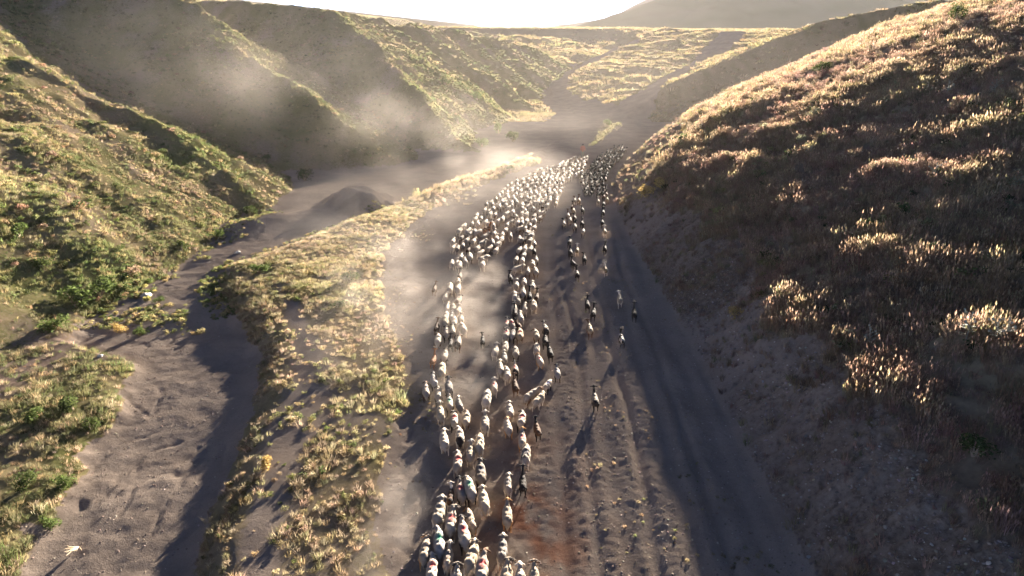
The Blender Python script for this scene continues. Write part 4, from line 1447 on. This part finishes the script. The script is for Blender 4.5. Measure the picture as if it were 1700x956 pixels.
SHRUBS = [
    (122, 497, 2.6, 1.3, 'green', 'largest bright green bush at the foot of the left slope beside the wash'),
    (165, 480, 1.9, 1.3, 'green', 'rounded green bush on the right of the largest bush by the wash'),
    (88, 540, 1.8, .9, 'green', 'green bush on the bench edge below the largest bush'),
    (30, 385, 1.8, 1.0, 'green', 'green bush at the left edge, halfway up the near slope'),
    (70, 440, 1.5, .9, 'dark', 'dark bush on the near left slope above the bright green bushes'),
    (120, 670, 1.5, .8, 'dark', 'dark round bush on the lower left bench'),
    (40, 800, 1.1, .7, 'dark', 'dark bush at the left edge of the lower bench'),
    (108, 800, 1.0, .6, 'green', 'bright green bush on the bench edge beside the lower wash'),
    (85, 868, .9, .5, 'green', 'low green bush at the bottom left bench edge'),
    (55, 690, 1.2, .6, 'green', 'light green bush left of the dark round bush on the bench'),
    (150, 705, 1.0, .6, 'dark', 'dark bush hanging over the wash edge below the bench'),
    (200, 545, 1.2, .6, 'dry', 'yellow dry bush on the tongue of grass in the wash'),
    (232, 552, 1.1, .5, 'green', 'low green mound at the tip of the grass tongue in the wash'),
    (360, 390, 1.4, .8, 'green', 'green bush where the near spur meets the upper wash'),
    (300, 408, 1.3, .8, 'dark', 'dark bush at the slope foot left of the upper wash'),
    (415, 350, 1.8, .9, 'dark', 'dark bush at the toe of the near spur'),
    (505, 292, 2.4, 1.5, 'dark', 'broad dark bush at the foot of the second spur beside the earth heap'),
    (440, 262, 1.8, .9, 'dark', 'grey green bush on the lower flank of the second spur'),
    (738, 135, 2.6, 1.6, 'dark', 'dark bush high on the third spur against lit grass'),
    (792, 160, 2.6, 1.6, 'green', 'green bush in the middle of the third spur flank'),
    (760, 200, 2.4, 1.5, 'dark', 'dark bush low on the third spur behind the dust plume'),
    (828, 215, 2.8, 1.8, 'green', 'tall green bush near the foot of the third spur'),
    (852, 228, 2.6, 1.7, 'dark', 'dark bush at the foot of the third spur by the track bend'),
    (800, 238, 2.2, 1.4, 'green', 'green bush in dust at the foot of the third spur'),
    (847, 279, 1.3, .7, 'dark', 'lone dark bush on the thin golden strip beside the flock'),
    (580, 462, 1.5, .8, 'dark', 'dark bush on the crown of the golden berm'),
    (560, 505, 1.2, .6, 'dark', 'smaller dark bush below the crown bush on the berm'),
    (440, 770, .9, .5, 'dry', 'pale orange dry bush on the left flank of the lower berm'),
    (262, 498, 0.9, .4, 'green', 'low green cushion plant in the middle of the wash'),
    (430, 447, 1.6, .6, 'green', 'green mat of shrub on the wash edge below the berm'),
    (1590, 22, 2.2, 1.8, 'dark', 'dark round shrub near the top right corner of the brown slope'),
    (1507, 20, 1.5, 1.0, 'dark', 'small dark shrub left of the round shrub high on the brown slope'),
    (1366, 112, 2.6, 1.3, 'dark', 'dark shrub patch on the upper edge of the brown slope'),
    (1350, 188, 1.6, .9, 'grey', 'grey green shrub in the middle of the brown slope'),
    (1335, 232, 1.2, .8, 'grey', 'pale twiggy shrub in a dark hollow of the brown slope'),
    (1450, 378, 1.2, .9, 'green', 'yellow green shrub on the lower middle of the brown slope'),
    (1690, 300, 1.5, .9, 'grey', 'pale green shrub at the right edge of the picture'),
    (1220, 520, 1.1, .6, 'dry', 'dry bush on the lip of the shaded bank'),
    (1620, 745, 1.3, .8, 'dark', 'dark tuft bush at the lower right edge of the grass'),
    (1075, 320, 2.2, 1.2, 'dry', 'golden bush on the shaded bank beside the goats'),
    (1098, 306, 1.8, 1.1, 'dry', 'upper golden bush on the shaded bank beside the goats'),
    (1135, 215, 1.2, .9, 'dry', 'dry bush on the nose of the right slope'),
    (1008, 205, 2.0, 1.2, 'green', 'green bush at the end of the grass strip beyond the flock'),
    (1085, 192, 1.6, 1.0, 'dark', 'dark bush beside the side track beyond the right slope'),
]
for i, r in enumerate(SHRUBS):
    shrub(*r, var=i % 3)


def thistle(px, py, h, label):
    X, Y, Z = hit([px], [py], 0.05)
    o = bpy.data.objects.new('thistle', None)
    COL.objects.link(o)
    o.location = (X[0], Y[0], Z[0])
    o['label'] = label
    o['category'] = 'thistle'
    o['group'] = 'pale thistles on the right slope'
    R = random.Random(int(px))
    V, Fc = [], []
    tube(V, Fc, (0, 0, -.05), (0, 0, h), .022, .012)
    tips = [(0, 0, h)]
    for k in range(7):
        a, z = R.uniform(0, 6.28), h * (.3 + .09 * k)
        L = h * R.uniform(.22, .4)
        e = (L * math.cos(a), L * math.sin(a), z + L * .7)
        tube(V, Fc, (0, 0, z), e, .014, .008)
        tips.append(e)
    st = bpy.data.objects.new('stem', mesh_from('stem', V, Fc, M_THISTLE))
    V, Fc = [], []
    for k in range(16):
        a, z = R.uniform(0, 6.28), h * R.uniform(.05, .55)
        L = h * R.uniform(.25, .42)
        d = Vector((math.cos(a), math.sin(a), .25))
        s_ = Vector((-math.sin(a), math.cos(a), 0)) * (.05 * h)
        b = Vector((0, 0, z))
        k0 = len(V)
        V += [b, b + d * L * .5 + s_, b + d * L, b + d * L * .5 - s_]
        Fc.append((k0, k0 + 1, k0 + 2, k0 + 3))
    lf = bpy.data.objects.new('leaves', mesh_from('leaves', V, Fc, M_THISTLE))
    bm = bmesh.new()
    for t in tips:
        ball(bm, t, (.045, .045, .055), 1)
    me = bpy.data.meshes.new('flower_heads')
    bm.to_mesh(me)
    bm.free()
    me.materials.append(M_THISTLE)
    fh = bpy.data.objects.new('flower_heads', me)
    for c in (st, lf, fh):
        COL.objects.link(c)
        c.parent = o


M_THISTLE = plain_material('thistle', (.17, .17, .12), (.27, .26, .19), 6)
for r in ((1605, 560, 1.0, 'tall pale thistle standing alone in the dark lower grass at right'), (1650, 566, .85, 'pale bushy thistle right of the tall lone thistle'),
          (1668, 562, .75, 'small pale thistle furthest right in the dark lower grass'), (1571, 160, 1.1, 'pale thistle high in the middle of the brown slope'),
          (1648, 162, 1.2, 'pale thistle high on the right of the brown slope'), (1345, 262, .9, 'small pale thistle in the left part of the brown slope'),
          (1550, 300, 1.0, 'pale thistle on the dark middle of the brown slope'), (1440, 575, .8, 'faint thistle just above the bare bank')):
    thistle(*r)


def dry_branch():
    X, Y, Z = hit([128], [915], 0.0)
    o = bpy.data.objects.new('dry_branch', None)
    COL.objects.link(o)
    o.location = (X[0], Y[0], Z[0] + .02)
    o['label'] = 'pale forked dry branch lying in the wash at lower left'
    o['category'] = 'branch'
    R = random.Random(4)
    m = plain_material('bleached_wood', (.42, .32, .20), (.56, .45, .30), 12)
    for k in range(9):
        a = math.radians(-150 + 15 * k + R.uniform(-6, 6))
        L = R.uniform(.3, .55)
        p0, p1 = Vector((0, .12, .05)), Vector((L * math.cos(a) * .7, L * math.sin(a), .10 + R.uniform(0, .2)))
        V, Fc = [], []
        tube(V, Fc, p0, p0.lerp(p1, .5) + Vector((0, 0, .04)), .016, .011)
        tube(V, Fc, p0.lerp(p1, .5) + Vector((0, 0, .04)), p1, .011, .005)
        tube(V, Fc, p0.lerp(p1, .5) + Vector((0, 0, .04)), p1 + Vector((R.uniform(-.15, .15), .08, .08)), .009, .004)
        c = bpy.data.objects.new('twig', mesh_from('twig', V, Fc, m))
        COL.objects.link(c)
        c.parent = o


dry_branch()


def stone_mesh(seed, name='stone'):
    R = np.random.default_rng(seed)
    bm = bmesh.new()
    bmesh.ops.create_icosphere(bm, subdivisions=2, radius=1)
    for v in bm.verts:
        d = v.co.normalized()
        v.co = d * (1 + 0.28 * math.sin(3 * d.x + seed) * math.cos(4 * d.y + 2 * seed) + R.normal(0, .05))
        v.co.z *= .62
    me = bpy.data.meshes.new(name)
    bm.to_mesh(me)
    bm.free()
    return me


M_STONE = plain_material('pale_stone', (.36, .33, .29), (.55, .51, .46), 5)
M_PEB = blade_material('pebble', 0.0)
for i, (px, py, r, lab) in enumerate(((243, 492, .26, 'whitish stone lying in the upper part of the wash'), (395, 420, .18, 'small pale stone at the edge of the upper wash'), (167, 592, .14, 'small white stone on the wash beside the grass tongue'))):
    me = stone_mesh(i + 3)
    me.materials.append(M_STONE)
    X, Y, Z = hit([px], [py], 0)
    o = bpy.data.objects.new('stone', me)
    COL.objects.link(o)
    o.location = (X[0], Y[0], Z[0] + r * .2)
    o.scale = (r * 1.3, r, r)
    o['label'] = lab
    o['category'] = 'stone'


def pebbles():
    meshes = []
    for i in range(3):
        bm = bmesh.new()
        bmesh.ops.create_icosphere(bm, subdivisions=1, radius=1)
        for v in bm.verts:
            v.co *= random.uniform(.7, 1.15)
            v.co.z *= .6
        me = bpy.data.meshes.new('pebble')
        bm.to_mesh(me)
        bm.free()
        me.attributes.new('shade', 'FLOAT_COLOR', 'POINT').data.foreach_set('color', np.ones(len(me.vertices) * 4, np.float32))
        me.materials.append(M_PEB)
        meshes.append(me)
    coll = proto_coll('pebble', meshes)
    x, y, z, veg, tone, reg, prt = candidates(8, 42, 110000)
    cl = fbm(x / 1.2, y / 1.2, 2, 401)
    rut = (reg == 0) & (x > 2.2) & (x < 9)
    pr = np.where(rut, 0.75, np.where(reg == 0, 0.35, np.where(reg == 1, 0.30, np.where(reg == 5, 0.8, 0.0))))
    k = rng.random(len(x)) < pr * (1 + 0.8 * cl)
    n = int(k.sum())
    s = (0.014 + 0.03 * rng.random(n) ** 3) * np.where(reg[k] == 5, 1.8, 1.0)
    scatter('gravel', 'clods and pebbles strewn over track, bank and wash', 'gravel', np.stack([x, y, z], 1)[k], np.stack([s * 1.2, s, s], 1),
            palette(n, ((.17, .135, .11), (.22, .18, .15), (.30, .26, .22)), (3, 3, 1)), coll, tilt=0.4)


pebbles()

# ------------------------------------------------------------------ dust and haze


def dust_material(name, dens, scale, seed, lo, hi, aniso=0.55):
    m, nt = new_mat(name)
    out = N(nt, 'ShaderNodeOutputMaterial')
    v = N(nt, 'ShaderNodeVolumePrincipled')
    v.inputs['Color'].default_value = (.83, .745, .665, 1)
    v.inputs['Anisotropy'].default_value = aniso
    tc = N(nt, 'ShaderNodeTexCoord')
    geo = N(nt, 'ShaderNodeNewGeometry')
    ln = N(nt, 'ShaderNodeVectorMath', operation='LENGTH')
    nt.links.new(tc.outputs['Object'], ln.inputs[0])
    fall = N(nt, 'ShaderNodeMapRange', interpolation_type='SMOOTHERSTEP')
    nt.links.new(ln.outputs['Value'], fall.inputs['Value'])
    for nm, val in (('From Min', 1.0), ('From Max', 0.15), ('To Min', 0.0), ('To Max', 1.0)):
        fall.inputs[nm].default_value = val
    off = N(nt, 'ShaderNodeVectorMath', operation='ADD')
    nt.links.new(geo.outputs['Position'], off.inputs[0])
    off.inputs[1].default_value = (seed * 7.3, seed * 3.1, seed * 5.7)
    nz = noise_n(nt, off.outputs[0], scale, 3, 0.62)
    rg = N(nt, 'ShaderNodeMapRange')
    nt.links.new(nz, rg.inputs['Value'])
    for nm, val in (('From Min', lo), ('From Max', hi), ('To Min', 0.0), ('To Max', 1.0)):
        rg.inputs[nm].default_value = val
    d = math_n(nt, 'MULTIPLY', math_n(nt, 'MULTIPLY', fall.outputs[0], rg.outputs[0]), dens)
    nt.links.new(d, v.inputs['Density'])
    nt.links.new(v.outputs[0], out.inputs['Volume'])
    return m


# centre, radii, density, noise scale, noise range
DUST = [
    ('dust_cloud', 'pale dust drifting over the left side of the track', (-7.8, 40, .4), (5.4, 19, 3.2), .058, .36, .42, .82),
    ('dust_cloud', 'dust plume rising at the mouth of the second gully', (-12, 84, 2.5), (18, 14, 9), .010, .19, .42, .76),
    ('dust_cloud', 'sunlit dust hanging over the dense white flock', (-0.2, 72, .6), (10.5, 26, 3.2), .0115, .26, .32, .80),
    ('dust_cloud', 'dust spread over the valley floor ahead of the herd', (5, 104, 1.0), (18, 20, 5), .0030, .15, .36, .75),
    ('dust_cloud', 'thin brown dust before the shaded face of the second spur', (-36, 84, 9), (30, 19, 13), .0050, .11, .40, .74),
    ('dust_cloud', 'low puff of dust beside the rearmost sheep', (-3.8, 17.0, .3), (1.9, 5.5, 1.4), .14, .7, .42, .80),
    ('dust_cloud', 'wisp of dust between the two files of sheep', (-2.6, 35, .2), (3.6, 16, 1.4), .10, .5, .42, .80),
    ('dust_cloud', 'dust over the upper berm and wash', (-11, 56, 1.0), (13, 20, 3.8), .012, .2, .42, .78),
    ('dust_cloud', 'thin veil of dust across the far side of the valley', (0, 112, 6), (95, 76, 22), .00075, .04, .20, .62),
]


def build_dust():
    bm = bmesh.new()
    bmesh.ops.create_icosphere(bm, subdivisions=3, radius=1.0)
    base = bpy.data.meshes.new('dust_cloud')
    bm.to_mesh(base)
    bm.free()
    for i, (nm, lab, c, r, dens, sc, lo, hi) in enumerate(DUST):
        me = base.copy()
        me.materials.append(dust_material('dust_%d' % i, dens, sc, i + 1, lo, hi, 0.2 if r[0] > 50 else 0.42 if c[1] > 95 else 0.55))
        o = bpy.data.objects.new(nm, me)
        COL.objects.link(o)
        o.location = c
        o.scale = r
        o['kind'] = 'stuff'
        o['label'] = lab
        o['category'] = 'dust'


build_dust()


def build_haze():
    bm = bmesh.new()
    bmesh.ops.create_cube(bm, size=1.0)
    me = bpy.data.meshes.new('haze')
    bm.to_mesh(me)
    bm.free()
    m, nt = new_mat('haze')
    out = N(nt, 'ShaderNodeOutputMaterial')
    v = N(nt, 'ShaderNodeVolumePrincipled')
    v.inputs['Color'].default_value = (.90, .86, .83, 1)
    v.inputs['Density'].default_value = 0.000045
    v.inputs['Anisotropy'].default_value = 0.2
    nt.links.new(v.outputs[0], out.inputs['Volume'])
    me.materials.append(m)
    o = bpy.data.objects.new('haze', me)
    COL.objects.link(o)
    o.location = (0, 1250, 65)
    o.scale = (6400, 3000, 146)
    o['kind'] = 'stuff'
    o['label'] = 'thin bright haze filling the air of the valley'
    o['category'] = 'haze'


build_haze()
